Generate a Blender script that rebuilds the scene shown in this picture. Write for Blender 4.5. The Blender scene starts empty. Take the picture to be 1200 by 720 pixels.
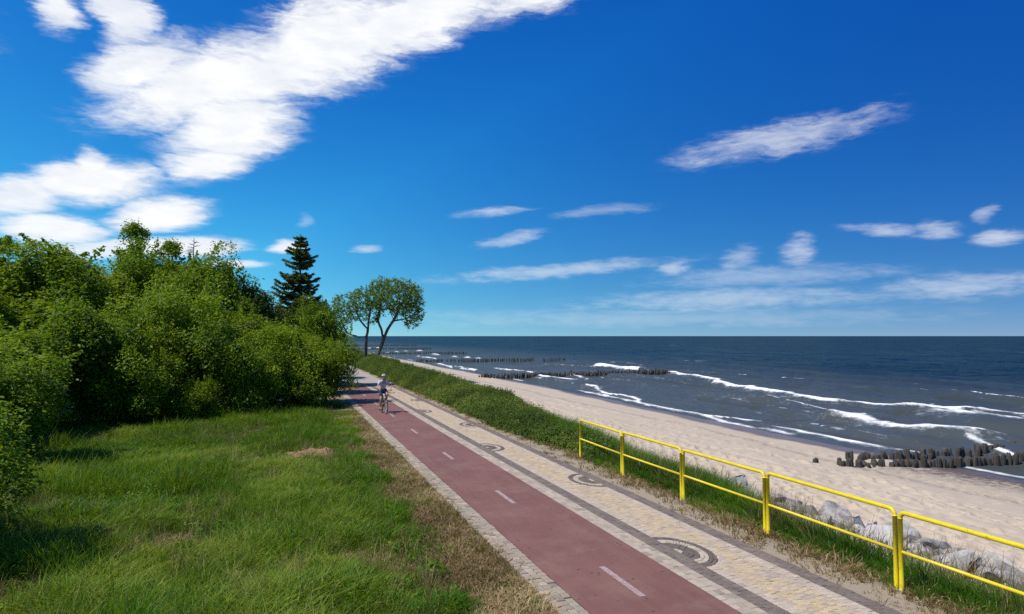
import bpy, math, random
import numpy as np
from mathutils import Vector, Matrix, Euler

R = math.radians
scene = bpy.context.scene
col = scene.collection
rng = np.random.default_rng(7)
random.seed(7)

# Axes: +Y runs along the promenade, +X towards the sea, z = 0 is the path surface.
# ------------------------------------------------------------------ camera
YAW, PITCH = R(18.585), R(2.434)
cam_d = bpy.data.cameras.new('camera')
cam_d.lens, cam_d.sensor_width = 24.0, 36.0
cam_d.clip_start, cam_d.clip_end = 0.1, 90000
cam = bpy.data.objects.new('camera', cam_d)
col.objects.link(cam)
cam.location = (0, 0, 3.6)
cam.rotation_euler = (R(90) + PITCH, 0, -YAW)
scene.camera = cam

# ------------------------------------------------------------------ sun
SUN_EL = R(57)
SUN_BACK = R(25)                                                      # the sun stands to the left and a little behind
sun_xy = Vector((-math.cos(YAW), math.sin(YAW), 0)) * math.cos(SUN_BACK) + Vector((-math.sin(YAW), -math.cos(YAW), 0)) * math.sin(SUN_BACK)
sun_pos = Vector((sun_xy.x * math.cos(SUN_EL), sun_xy.y * math.cos(SUN_EL), math.sin(SUN_EL)))
sun_d = bpy.data.lights.new('sun', 'SUN')
sun_d.energy, sun_d.angle, sun_d.color = 5.0, R(0.53), (1.0, 0.935, 0.84)
sun = bpy.data.objects.new('sun', sun_d)
col.objects.link(sun)
sun.location = (-60, 20, 90)
sun.rotation_euler = sun_pos.to_track_quat('Z', 'Y').to_euler()

# ------------------------------------------------------------------ exposure and render
scene.view_settings.view_transform = 'Standard'
scene.view_settings.look = 'None'
scene.view_settings.exposure = 0.0
scene.view_settings.gamma = 1.0
scene.render.engine = 'CYCLES'
scene.cycles.max_bounces = 6
scene.cycles.transparent_max_bounces = 8
scene.cycles.caustics_reflective = False
scene.cycles.caustics_refractive = False
scene.cycles.sample_clamp_indirect = 8
try:
    scene.cycles.use_denoising = False
    scene.cycles.denoiser = 'OPENIMAGEDENOISE'
    scene.cycles.denoising_prefilter = 'ACCURATE'
except Exception:
    pass


# ------------------------------------------------------------------ node helpers
class NT:
    def __init__(self, tree):
        self.t = tree
        self.n, self.l = tree.nodes, tree.links

    def new(self, kind, **kw):
        nd = self.n.new(kind)
        for k, v in kw.items():
            setattr(nd, k, v)
        return nd

    def link(self, a, b):
        self.l.new(a, b)

    def put(self, sock, v):
        if hasattr(v, 'is_output') or isinstance(v, bpy.types.NodeSocket):
            self.l.new(v, sock)
        else:
            sock.default_value = v

    def math(self, op, a, b=None, c=None, clamp=False):
        nd = self.new('ShaderNodeMath', operation=op, use_clamp=clamp)
        self.put(nd.inputs[0], a)
        if b is not None: self.put(nd.inputs[1], b)
        if c is not None: self.put(nd.inputs[2], c)
        return nd.outputs[0]

    def vmath(self, op, a, b=None, scale=None):
        nd = self.new('ShaderNodeVectorMath', operation=op)
        self.put(nd.inputs[0], a)
        if b is not None: self.put(nd.inputs[1], b)
        if scale is not None: self.put(nd.inputs['Scale'], scale)
        return nd.outputs['Value'] if op in ('LENGTH', 'DOT_PRODUCT') else nd.outputs['Vector']

    def noise(self, vec, scale, detail=4, rough=0.55, out='Fac', dist=0.0):
        nd = self.new('ShaderNodeTexNoise')
        if vec is not None: self.l.new(vec, nd.inputs['Vector'])
        nd.inputs['Scale'].default_value = scale
        nd.inputs['Detail'].default_value = detail
        nd.inputs['Roughness'].default_value = rough
        nd.inputs['Distortion'].default_value = dist
        return nd.outputs[out]

    def step(self, v, lo, hi, t0=0.0, t1=1.0):
        nd = self.new('ShaderNodeMapRange', interpolation_type='SMOOTHSTEP')
        self.put(nd.inputs['Value'], v)
        nd.inputs['From Min'].default_value = lo
        nd.inputs['From Max'].default_value = hi
        nd.inputs['To Min'].default_value = t0
        nd.inputs['To Max'].default_value = t1
        return nd.outputs['Result']

    def mix(self, fac, a, b, blend='MIX'):
        nd = self.new('ShaderNodeMix', data_type='RGBA', blend_type=blend)
        self.put(nd.inputs[0], fac)
        for s, v in ((nd.inputs[6], a), (nd.inputs[7], b)):
            self.put(s, v if isinstance(v, bpy.types.NodeSocket) else (*v[:3], 1.0))
        return nd.outputs[2]

    def ramp(self, fac, stops):
        nd = self.new('ShaderNodeValToRGB')
        els = nd.color_ramp.elements
        while len(els) < len(stops): els.new(0.5)
        for e, (p, c) in zip(els, stops):
            e.position, e.color = p, (*c, 1.0)
        self.put(nd.inputs[0], fac)
        return nd.outputs['Color']

    def attr(self, name, kind='GEOMETRY', out='Fac'):
        nd = self.new('ShaderNodeAttribute', attribute_type=kind, attribute_name=name)
        return nd.outputs[out]

    def pos(self):
        return self.new('ShaderNodeNewGeometry').outputs['Position']

    def bump(self, height, strength=0.3, distance=0.02, normal=None):
        nd = self.new('ShaderNodeBump')
        nd.inputs['Strength'].default_value = strength
        nd.inputs['Distance'].default_value = distance
        self.l.new(height, nd.inputs['Height'])
        if normal is not None: self.l.new(normal, nd.inputs['Normal'])
        return nd.outputs['Normal']


def material(name):
    m = bpy.data.materials.new(name)
    m.use_nodes = True
    t = NT(m.node_tree)
    p = t.n['Principled BSDF']
    return m, t, p


# ------------------------------------------------------------------ world: sky and clouds
world = bpy.data.worlds.new('World')
scene.world = world
world.use_nodes = True
w = NT(world.node_tree)
bg = w.n['Background']
SKY_STRENGTH = 0.10
bg.inputs['Strength'].default_value = SKY_STRENGTH
sky = w.new('ShaderNodeTexSky', sky_type='NISHITA', sun_disc=False)
sky.sun_elevation = SUN_EL
sky.sun_rotation = math.atan2(sun_xy.x, sun_xy.y)
sky.altitude = 0
sky.air_density, sky.dust_density, sky.ozone_density = 1.0, 0.15, 2.0
tc = w.new('ShaderNodeTexCoord').outputs['Generated']
sep = w.new('ShaderNodeSeparateXYZ')
w.link(tc, sep.inputs[0])
az = w.math('MULTIPLY', w.math('ARCTAN2', sep.outputs[0], sep.outputs[1]), 57.2958)
el = w.math('MULTIPLY', w.math('ARCSINE', sep.outputs[2]), 57.2958)
cmb = w.new('ShaderNodeCombineXYZ')
w.link(az, cmb.inputs[0]); w.link(el, cmb.inputs[1])
ae = cmb.outputs[0]
# streaky domain: stretched along the wind, tilted a little
mp = w.new('ShaderNodeMapping', vector_type='POINT')
mp.inputs['Rotation'].default_value = (0, 0, R(-14))
mp.inputs['Scale'].default_value = (0.5, 1.5, 1.0)
w.link(ae, mp.inputs['Vector'])
warp_amp = w.math('ADD', w.math('MULTIPLY', w.math('ABSOLUTE', el), 0.10), .12)
warp = w.vmath('SUBTRACT', w.noise(mp.outputs[0], 0.22, 5, 0.6, 'Color'), (0.5, 0.5, 0.5))
warp = w.vmath('MULTIPLY', warp, (3.4, 1.5, 0))
warp = w.vmath('SCALE', warp, scale=warp_amp)
aew = w.vmath('ADD', ae, warp)
# azimuth, elevation, half width, half height (degrees), tilt, opacity
CLOUDS = [(9.9, 24.9, 10.7, 2.4, 18, 1), (2.3, 22.5, 9.5, 3.8, 21, 1), (-5.4, 18.8, 9.2, 2.9, 20, 1), (-10.3, 19.2, 4.3, 1.9, 30, .9),
          (-11.2, 22.3, 1.9, 2.2, 11, .9), (-3.8, 15.9, 5.3, 2.7, 18, 1), (-5.6, 13.2, 4.0, 1.6, 18, 1), (-15.2, 21.9, 1.7, 1.5, 13, .9),
          (-13.1, 10.9, 5.0, 1.6, 6, 1), (-17.3, 9.6, 2.6, 1.6, 7, .9), (-13.3, 11.9, 1.3, 1.3, 60, .85), (-9.0, 9.0, 3.8, 1.4, 9, 1),
          (-15.3, 7.5, 3.8, 1.2, -1, .95), (-6.6, 6.7, 4.0, .9, 5, .95), (-10.9, 6.4, 6.0, .8, 4, .85), (-3.6, 5.6, 2.5, .35, 2, .8),
          (.2, 7.2, 1.6, .6, 6, .85), (1.5, 9.3, .8, .45, 8, .3), (40.0, 15.1, 8.2, 1.05, 7, .68), (17.1, 10.4, 3.4, .4, 6, .55),
          (18.4, 8.0, 3.2, .4, 9, .55), (6.5, 7.2, 1.5, .28, 7, .55), (22.2, 5.4, 11.5, .5, 4, .5), (32.0, 5.5, 1.5, .5, 4, .6),
          (37.0, 6.2, 1.6, .9, 20, .42), (41.4, 6.7, 1.5, 1.0, 18, .6), (47.5, 7.8, 3.0, .45, -6, .6), (50.5, 7.7, 1.7, .55, -3, .6),
          (54.4, 6.8, 1.9, .5, 1, .65), (53.6, 8.5, .9, .45, 24, .42), (36.0, 2.9, 13.0, .8, 1, .42), (51.9, 3.5, 5.2, .8, 1, .5), (30, 1.5, 24, .7, 0, .22),
          (39.2, 4.6, 10.4, .7, 1, .34), (25.8, 10.3, 4.3, .45, 5, .3),
          # the same broken cloud goes on round the rest of the sky
          (24, 29, 11, 2.6, 16, 1), (-32, 17, 12, 3.4, 12, .95), (-30, 8, 9, 1.6, 2, .9), (72, 10, 7, .8, 4, .65), (88, 17, 9, 1.4, 8, .7),
          (-62, 25, 13, 3.5, 14, .9), (-75, 9, 11, 1.5, 3, .8), (120, 12, 10, 1.2, 5, .7), (150, 24, 13, 3.2, 15, .9), (-120, 14, 11, 2, 6, .8),
          (-150, 30, 12, 3.5, 14, .9), (178, 9, 12, 1.4, 2, .8)]
mask = opac = None
for (a0, e0, ra, rb, rot, op) in CLOUDS:
    m_ = w.new('ShaderNodeMapping', vector_type='TEXTURE')
    m_.inputs['Location'].default_value = (a0, e0, 0)
    m_.inputs['Rotation'].default_value = (0, 0, R(rot))
    m_.inputs['Scale'].default_value = (ra * 1.32, rb * 1.32 * (1 if op > .78 else 1.35), 1)
    w.link(aew, m_.inputs['Vector'])
    ln = w.vmath('LENGTH', m_.outputs[0])
    v = w.math('SUBTRACT', 1.0, ln, clamp=True)
    if op <= .78: v = w.math('MULTIPLY', v, .6)
    o_ = w.math('MULTIPLY', w.step(v, 0.0, .45 if op > .78 else .3), op if op > .78 else op * .85)
    mask = v if mask is None else w.math('MAXIMUM', mask, v)
    opac = o_ if opac is None else w.math('MAXIMUM', opac, o_)
mp2 = w.new('ShaderNodeMapping', vector_type='POINT')
mp2.inputs['Rotation'].default_value = (0, 0, R(5))
mp2.inputs['Scale'].default_value = (0.34, 1.5, 1.0)
w.link(aew, mp2.inputs['Vector'])
fila = w.noise(mp2.outputs[0], 1.5, 9, 0.62, dist=.25)
fine2 = w.noise(mp.outputs[0], 0.45, 8, 0.62)
inv = w.math('SUBTRACT', 1.12, mask)
edge = w.math('MULTIPLY', w.math('ADD', w.math('MULTIPLY', w.math('SUBTRACT', fila, 0.5), 1.5), w.math('MULTIPLY', w.math('SUBTRACT', fine2, 0.5), 1.15)), inv)
dens = w.math('ADD', w.math('MULTIPLY', mask, 1.36), edge)
dens = w.math('MULTIPLY', w.step(dens, -.02, .95), opac)
# clear northern air: the whitish-yellow band is lifted off the horizon and the blue deepened everywhere alike
lift = w.math('ADD', w.math('MULTIPLY', w.math('MAXIMUM', sep.outputs[2], 0.0), .92), .085)
cv = w.new('ShaderNodeCombineXYZ')
w.link(sep.outputs[0], cv.inputs[0]); w.link(sep.outputs[1], cv.inputs[1]); w.link(lift, cv.inputs[2])
w.link(w.vmath('NORMALIZE', cv.outputs[0]), sky.inputs['Vector'])
sc_ = w.new('ShaderNodeSeparateColor'); w.link(sky.outputs[0], sc_.inputs[0])
cc_ = w.new('ShaderNodeCombineColor')
cosg = w.vmath('DOT_PRODUCT', tc, tuple(sun_pos))
cosg = w.math('MINIMUM', w.math('MAXIMUM', cosg, -.6), .05)
for k, (g_, m_, b_) in enumerate(((3.3, 6.6, 2.0), (1.955, 2.68, 2.3), (1.08, 1.48, 1.18))):
    v_ = w.math('POWER', w.math('MULTIPLY', sc_.outputs[k], SKY_STRENGTH), g_)
    v_ = w.math('MULTIPLY', v_, w.math('EXPONENT', w.math('MULTIPLY', cosg, b_)))
    v_ = w.math('MINIMUM', w.math('MULTIPLY', v_, m_), 1.1)
    w.link(w.math('DIVIDE', v_, SKY_STRENGTH), cc_.inputs[k])
gm = cc_
shade = w.step(w.noise(mp.outputs[0], 0.5, 6, 0.6), 0.34, 0.66)
ccol = w.mix(shade, (8.8, 9.1, 9.6), (10.1, 10.2, 10.3))
w.link(w.mix(dens, gm.outputs[0], ccol), bg.inputs['Color'])


# ------------------------------------------------------------------ mesh helpers
def make_mesh(name, verts, faces, smooth=False, attrs=None):
    """verts (N,3); faces: list of (M,k) integer arrays; attrs {name: per-vertex floats}"""
    me = bpy.data.meshes.new(name)
    verts = np.ascontiguousarray(verts, dtype=np.float32)
    if not isinstance(faces, (list, tuple)): faces = [faces]
    faces = [np.asarray(f, dtype=np.int32) for f in faces if len(f)]
    me.vertices.add(len(verts))
    me.vertices.foreach_set('co', verts.ravel())
    loops = np.concatenate([f.ravel() for f in faces])
    tot = np.concatenate([np.full(len(f), f.shape[1], np.int32) for f in faces])
    start = np.concatenate([[0], np.cumsum(tot)[:-1]]).astype(np.int32)
    me.loops.add(len(loops))
    me.loops.foreach_set('vertex_index', loops)
    me.polygons.add(len(tot))
    me.polygons.foreach_set('loop_start', start)
    me.polygons.foreach_set('use_smooth', np.full(len(tot), bool(smooth)))
    for k, v in (attrs or {}).items():
        v = np.asarray(v, dtype=np.float32)
        if v.ndim == 1:
            me.attributes.new(k, 'FLOAT', 'POINT').data.foreach_set('value', v)
        else:
            me.attributes.new(k, 'FLOAT_VECTOR', 'POINT').data.foreach_set('vector', v.ravel())
    me.update(calc_edges=True)
    me.validate()
    return me


def link(name, me, mat=None, parent=None):
    o = bpy.data.objects.new(name, me)
    col.objects.link(o)
    if mat is not None and me is not None and not me.materials: me.materials.append(mat)
    if parent is not None: o.parent = parent
    return o


def tag(o, label=None, cat=None, group=None, kind=None):
    if label: o['label'] = label
    if cat: o['category'] = cat
    if group: o['group'] = group
    if kind: o['kind'] = kind
    return o


def empty(name, loc, rz=0.0):
    o = bpy.data.objects.new(name, None)
    col.objects.link(o)
    o.location, o.rotation_euler = loc, (0, 0, rz)
    o.empty_display_size = 0.3
    return o


class MB:
    """collects tubes, boxes and lathes into one mesh"""
    def __init__(self):
        self.v, self.f, self.n = [], {}, 0

    def add(self, v, faces):
        v = np.asarray(v, float)
        self.v.append(v)
        for f in faces:
            f = np.asarray(f) + self.n
            self.f.setdefault(len(f), []).append(f)
        self.n += len(v)

    def tube(self, pts, rad, sides=8, cap=True):
        pts = [Vector(p) for p in pts]
        if not hasattr(rad, '__len__'): rad = [rad] * len(pts)
        vs, fs = [], []
        ref = None
        for i, p in enumerate(pts):
            d = (pts[min(i + 1, len(pts) - 1)] - pts[max(i - 1, 0)]).normalized()
            if ref is None: ref = Vector((0, 0, 1)) if abs(d.z) < 0.9 else Vector((1, 0, 0))
            a = d.cross(ref).normalized()
            b = d.cross(a)
            ref = b.cross(d) if False else ref
            if abs(d.dot(ref)) > 0.97: ref = Vector((0.3, 1, 0.2)).normalized()
            for k in range(sides):
                t = 2 * math.pi * k / sides
                vs.append(p + (a * math.cos(t) + b * math.sin(t)) * rad[i])
        for i in range(len(pts) - 1):
            for k in range(sides):
                k2 = (k + 1) % sides
                fs.append((i * sides + k, i * sides + k2, (i + 1) * sides + k2, (i + 1) * sides + k))
        if cap:
            fs.append(tuple(range(sides)))
            fs.append(tuple(reversed(range((len(pts) - 1) * sides, len(pts) * sides))))
        self.add([tuple(v) for v in vs], fs)
        return self

    def torus(self, c, axis_r, r, n=28, m=6, ax='X'):
        vs, fs = [], []
        for i in range(n):
            t = 2 * math.pi * i / n
            for j in range(m):
                q = 2 * math.pi * j / m
                rr = axis_r + r * math.cos(q)
                vs.append((c[0] + r * math.sin(q), c[1] + rr * math.cos(t), c[2] + rr * math.sin(t)))
        for i in range(n):
            for j in range(m):
                i2, j2 = (i + 1) % n, (j + 1) % m
                fs.append((i * m + j, i2 * m + j, i2 * m + j2, i * m + j2))
        self.add(vs, fs)
        return self

    def box(self, c, s, rz=0.0):
        x, y, z = [v / 2 for v in s]
        vs = np.array([(a * x, b * y, d * z) for d in (-1, 1) for b in (-1, 1) for a in (-1, 1)])
        cs, sn = math.cos(rz), math.sin(rz)
        vs = np.c_[vs[:, 0] * cs - vs[:, 1] * sn, vs[:, 0] * sn + vs[:, 1] * cs, vs[:, 2]] + np.array(c)
        self.add(vs, [(0, 2, 3, 1), (4, 5, 7, 6), (0, 1, 5, 4), (2, 6, 7, 3), (0, 4, 6, 2), (1, 3, 7, 5)])
        return self

    def ball(self, c, r, n=12, m=8):
        vs = [(c[0], c[1], c[2] - r[2])]
        fs = []
        for j in range(1, m):
            t = math.pi * j / m
            for i in range(n):
                q = 2 * math.pi * i / n
                vs.append((c[0] + r[0] * math.sin(t) * math.cos(q), c[1] + r[1] * math.sin(t) * math.sin(q), c[2] - r[2] * math.cos(t)))
        vs.append((c[0], c[1], c[2] + r[2]))
        for i in range(n):
            fs.append((0, 1 + (i + 1) % n, 1 + i))
            fs.append((len(vs) - 1, 1 + (m - 2) * n + i, 1 + (m - 2) * n + (i + 1) % n))
        for j in range(m - 2):
            for i in range(n):
                a, b = 1 + j * n + i, 1 + j * n + (i + 1) % n
                fs.append((a, b, b + n, a + n))
        self.add(vs, fs)
        return self

    def mesh(self, name, smooth=False):
        return make_mesh(name, np.concatenate(self.v), [np.array(f) for f in self.f.values()], smooth)

    def build(self, name, mat, parent=None, smooth=False):
        return link(name, self.mesh(name, smooth), mat, parent)


# smooth lattice noise on arrays
_tab = np.random.default_rng(3).random((256, 256))


def vnoise(x, y):
    x, y = np.asarray(x, float), np.asarray(y, float)
    xi, yi = np.floor(x).astype(int), np.floor(y).astype(int)
    fx, fy = x - xi, y - yi
    fx, fy = fx * fx * (3 - 2 * fx), fy * fy * (3 - 2 * fy)
    g = lambda a, b: _tab[a & 255, b & 255]
    return (g(xi, yi) * (1 - fx) + g(xi + 1, yi) * fx) * (1 - fy) + (g(xi, yi + 1) * (1 - fx) + g(xi + 1, yi + 1) * fx) * fy


def fbm(x, y, o=4):
    s, a, t = 0.0, 0.5, 0.0
    for i in range(o):
        s = s + a * vnoise(x * 2 ** i + 17 * i, y * 2 ** i + 9 * i)
        t += a
        a *= 0.5
    return s / t


def sstep(a, b, x):
    t = np.clip((np.asarray(x, float) - a) / (b - a), 0, 1)
    return t * t * (3 - 2 * t)


def grid_mesh(name, xs, ys, zf, attrs=None, smooth=True):
    X, Y = np.meshgrid(xs, ys)
    Z = zf(X, Y)
    nx, ny = len(xs), len(ys)
    i = (np.arange(ny - 1)[:, None] * nx + np.arange(nx - 1)[None, :]).ravel()
    f = np.c_[i, i + 1, i + nx + 1, i + nx]
    at = {k: fn(X, Y).ravel() for k, fn in (attrs or {}).items()}
    return make_mesh(name, np.c_[X.ravel(), Y.ravel(), Z.ravel()], f, smooth, at)


def graded(a, b, d0, g, lim):
    out, d = [a], d0
    sgn = 1 if b > a else -1
    while abs(out[-1] - a) < abs(b - a):
        out.append(out[-1] + sgn * d)
        d = min(d * g, lim)
    return out


# ------------------------------------------------------------------ terrain shape
SEA_Z = -2.6
NEAR_P = ([7.66, 8.5, 9.4, 11.0, 13.5, 18, 30.5, 90], [-.02, -.03, -.28, -.85, -1.42, -1.68, -2.6, -6.5])
FAR_P = ([7.66, 8.3, 9.6, 11.0, 13.2, 15.0, 18, 30.5, 90], [-.02, -.01, .08, .0, -1.1, -1.5, -1.68, -2.6, -6.5])


def terrain(X, Y):
    X, Y = np.asarray(X, float), np.asarray(Y, float)
    k = sstep(17.5, 34, Y)
    z = np.interp(X, *NEAR_P) * (1 - k) + np.interp(X, *FAR_P) * k
    und = (fbm(X * .22 + 5, Y * .22, 4) - .5) * .42 + (fbm(X * .9, Y * .9 + 40, 3) - .5) * .10
    left = sstep(3.45, 1.2, X)
    z = np.where(X < 3.46, -.03 + und * left - .05 * left, z)
    slope = sstep(8.6, 10, X) * sstep(14.5, 12, X)
    z = z + slope * (fbm(X * .8 + 3, Y * .8, 3) - .5) * .3
    return z


# ------------------------------------------------------------------ ground materials
m_ground, t, p = material('soil_and_thatch')
P = t.pos()
sx = t.new('ShaderNodeSeparateXYZ'); t.link(P, sx.inputs[0])
n1 = t.noise(P, 1.1, 6, .62)
n2 = t.noise(P, 22, 4, .7)
n3 = t.noise(P, .35, 3)
soil = t.mix(n2, (.028, .042, .010), (.07, .080, .024))
dry = t.mix(n2, (.13, .085, .045), (.30, .225, .13))
sandy = t.mix(n2, (.20, .155, .10), (.42, .345, .25))
dryf = t.step(t.math('ADD', sx.outputs[0], t.math('MULTIPLY', t.math('SUBTRACT', n1, .5), 2.6)), 1.7, 3.0)
vf = t.step(sx.outputs[0], 6.6, 7.2)
cover = t.math('MULTIPLY', t.step(t.math('ADD', sx.outputs[0], t.math('MULTIPLY', t.math('SUBTRACT', n1, .5), 1.6)), 8.1, 8.9), .75)
c = t.mix(dryf, soil, dry)
c = t.mix(vf, c, sandy)
c = t.mix(cover, c, t.mix(n2, (.05, .05, .02), (.15, .12, .06)))
t.link(c, p.inputs['Base Color'])
p.inputs['Roughness'].default_value = .95
t.link(t.bump(n2, .6, .03), p.inputs['Normal'])

m_sand, t, p = material('beach_sand')
P = t.pos()
wet = t.attr('wet')
n1 = t.noise(P, .5, 5, .6)
n2 = t.noise(P, 9, 6, .7)
n3 = t.noise(P, 60, 3, .7)
c = t.mix(n1, (.425, .345, .25), (.505, .42, .315))
c = t.mix(t.math('MULTIPLY', t.step(n2, .52, .75), .35), c, (.27, .21, .165))
c = t.mix(t.math('MULTIPLY', t.step(n3, .5, .8), .4), c, (.54, .45, .37))
damp = t.math('ADD', wet, t.math('MULTIPLY', t.math('SUBTRACT', t.noise(P, .8, 6, .65), .5), .35))
c = t.mix(t.step(damp, .35, .75), c, (.165, .125, .105))
mud = t.math('MULTIPLY', t.attr('litter'), t.step(t.noise(P, 3.2, 7, .75), .36, .60))
c = t.mix(mud, c, (.075, .058, .05))
t.link(c, p.inputs['Base Color'])
t.link(t.step(damp, .5, .95, .92, .32), p.inputs['Roughness'])
bm_ = t.bump(t.noise(P, 7, 5, .7), .4, .035)
t.link(t.bump(n3, .35, .02, bm_), p.inputs['Normal'])


def simple(name, c0, c1, scale=20, rough=.85, bump=.3, dist=.01, detail=5):
    m, t, p = material(name)
    P = t.pos()
    n = t.noise(P, scale, detail, .65)
    t.link(t.mix(t.step(n, .25, .75), c0, c1), p.inputs['Base Color'])
    p.inputs['Roughness'].default_value = rough
    t.link(t.bump(n, bump, dist), p.inputs['Normal'])
    return m


def paver_material():
    """colour of each stone from its own 'stone' vector, with dirt and grain on top"""
    m, t, p = material('concrete_paving_stone')
    P = t.pos()
    base = t.attr('stone', out='Vector')
    n = t.noise(P, 55, 5, .7)
    big = t.noise(P, 1.3, 5, .6)
    c = t.mix(t.step(n, .3, .75, 0, .35), base, (.12, .105, .09))
    c = t.mix(t.step(big, .45, .75, 0, .22), c, (.30, .235, .16))
    t.link(c, p.inputs['Base Color'])
    p.inputs['Roughness'].default_value = .85
    t.link(t.bump(n, .3, .006), p.inputs['Normal'])
    return m


m_paver = paver_material()
m_bed = simple('joint_sand', (.15, .125, .095), (.28, .235, .185), 40)

m_red, t, p = material('red_asphalt')
P = t.pos()
n = t.noise(P, 130, 3, .8)
big = t.noise(P, .8, 6, .65)
vo = t.new('ShaderNodeTexVoronoi'); t.link(P, vo.inputs['Vector']); vo.inputs['Scale'].default_value = 5.5
spots = t.math('MULTIPLY', t.step(vo.outputs['Distance'], .2, .08), t.step(t.noise(P, 2.1, 3), .46, .56))
mps = t.new('ShaderNodeMapping'); t.link(P, mps.inputs['Vector']); mps.inputs['Scale'].default_value = (3, .25, 1)
streak = t.noise(mps.outputs[0], 1.6, 5, .6)
c = t.mix(t.step(big, .3, .7), (.155, .062, .047), (.198, .087, .064))
c = t.mix(t.step(streak, .4, .7, 0, .4), c, (.205, .112, .088))
c = t.mix(t.step(t.noise(P, .7, 7, .7), .48, .72, 0, .38), c, (.27, .175, .125))
c = t.mix(t.step(n, .5, .8, 0, .4), c, (.09, .05, .048))
c = t.mix(t.math('MULTIPLY', spots, .75), c, (.035, .022, .02))
t.link(c, p.inputs['Base Color'])
p.inputs['Roughness'].default_value = .78
t.link(t.bump(n, .35, .006), p.inputs['Normal'])

m_mark, t, p = material('worn_white_road_paint')
P = t.pos()
n = t.noise(P, 35, 6, .75)
c = t.mix(t.step(n, .42, .66), (.42, .31, .285), (.20, .10, .095))
t.link(c, p.inputs['Base Color'])
p.inputs['Roughness'].default_value = .7

# ------------------------------------------------------------------ ground, beach, sea
xs = sorted(set(graded(-9, -4000, 0.6, 1.22, 600) + list(np.arange(-9, 3.4, .3)) + [3.45, 3.9, 5.5, 7.0, 7.66] + list(np.arange(7.9, 12.4, .2))))
ys = sorted(set(graded(36, 6000, .6, 1.15, 600) + list(np.arange(4, 36, .3)) + graded(4, -300, .5, 1.3, 60)))
g_me = grid_mesh('ground', np.array(xs), np.array(ys), lambda X, Y: terrain(X, Y) - .006)
ground = tag(link('ground', g_me, m_ground), 'grassy ground with dry bare edges on both sides of the promenade', 'ground', kind='structure')

prints = []
r_ = np.random.default_rng(11)
for s0, amp, ph in ((15.4, .5, 0), (16.6, .35, 2), (17.2, .4, 2.4), (19.2, .8, 1), (21.5, .9, 4), (24.2, .7, 5)):
    u = 6.0
    k = 0
    while u < 62:
        prints.append((s0 + amp * math.sin(u * .11 + ph) + (.13 if k % 2 else -.13) + r_.normal(0, .05), u + r_.normal(0, .07), .13 + .05 * r_.random(), .11 + .05 * r_.random()))
        u += .42 + .1 * r_.random()
        k += 1
for _ in range(900):
    prints.append((14 + 13 * r_.random(), 6 + 44 * r_.random(), .13 + .10 * r_.random(), .02 + .05 * r_.random()))
prints = np.array(prints)


def beach_z(X, Y):
    Z = terrain(X, Y)
    Z = Z + sstep(13, 15, X) * sstep(31, 26, X) * ((fbm(X * .5, Y * .35, 4) - .5) * .22 + (fbm(X * 2.2, Y * 2.0, 3) - .5) * .03)
    x0, y0 = X[0], Y[:, 0]
    for (a, b, r, d) in prints:
        i0, i1 = np.searchsorted(x0, (a - 3 * r, a + 3 * r))
        j0, j1 = np.searchsorted(y0, (b - 3 * r, b + 3 * r))
        if i1 <= i0 or j1 <= j0: continue
        q = ((X[j0:j1, i0:i1] - a) ** 2 + (Y[j0:j1, i0:i1] - b) ** 2) / r ** 2
        Z[j0:j1, i0:i1] += d * (-1.25 * np.exp(-q) + .55 * np.exp(-(np.sqrt(q) - 1.5) ** 2 * 3))
    # two tyre ruts along the beach
    for s0 in (18.05, 19.75):
        c0 = s0 + .5 * np.sin(Y * .07 + 1)
        Z -= .05 * np.exp(-((X - c0) / .16) ** 2) * (1 + .6 * np.sin(Y * 21))
    return Z - .004


def shore(Y):
    return 30.3 + .5 * np.sin(Y * .13) + 1.6 * sstep(55, 80, Y) + .8 * (fbm(Y * .15, Y * 0 + 3, 3) - .5)


xs = np.array(sorted(set(list(np.arange(12.2, 14.4, .12)) + list(np.arange(14.4, 22, .085)) + list(np.arange(22, 34, .22)) + graded(34, 90, .4, 1.2, 6))))
ys = np.array(sorted(set(list(np.arange(7, 40, .1)) + list(np.arange(40, 110, .5)) + graded(110, 6000, .8, 1.15, 500) + graded(7, -300, .4, 1.3, 40))))
b_me = grid_mesh('beach', xs, ys, beach_z, {
    'wet': lambda X, Y: sstep(-4.2, -.6, X - shore(Y) + 1.2 * (fbm(X * .2, Y * .12, 3) - .5)),
    'litter': lambda X, Y: np.exp(-((X - shore(Y) + 2.4 + 1.0 * np.sin(Y * .3)) / 2.4) ** 2) * sstep(25, 23, Y) + .5 * np.exp(-((X - 24.4 - .5 * np.sin(Y * .2)) / .3) ** 2)})
beach = tag(link('beach', b_me, m_sand), 'wide pale sand beach with footprints between dunes and sea', 'beach', kind='structure')

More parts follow.
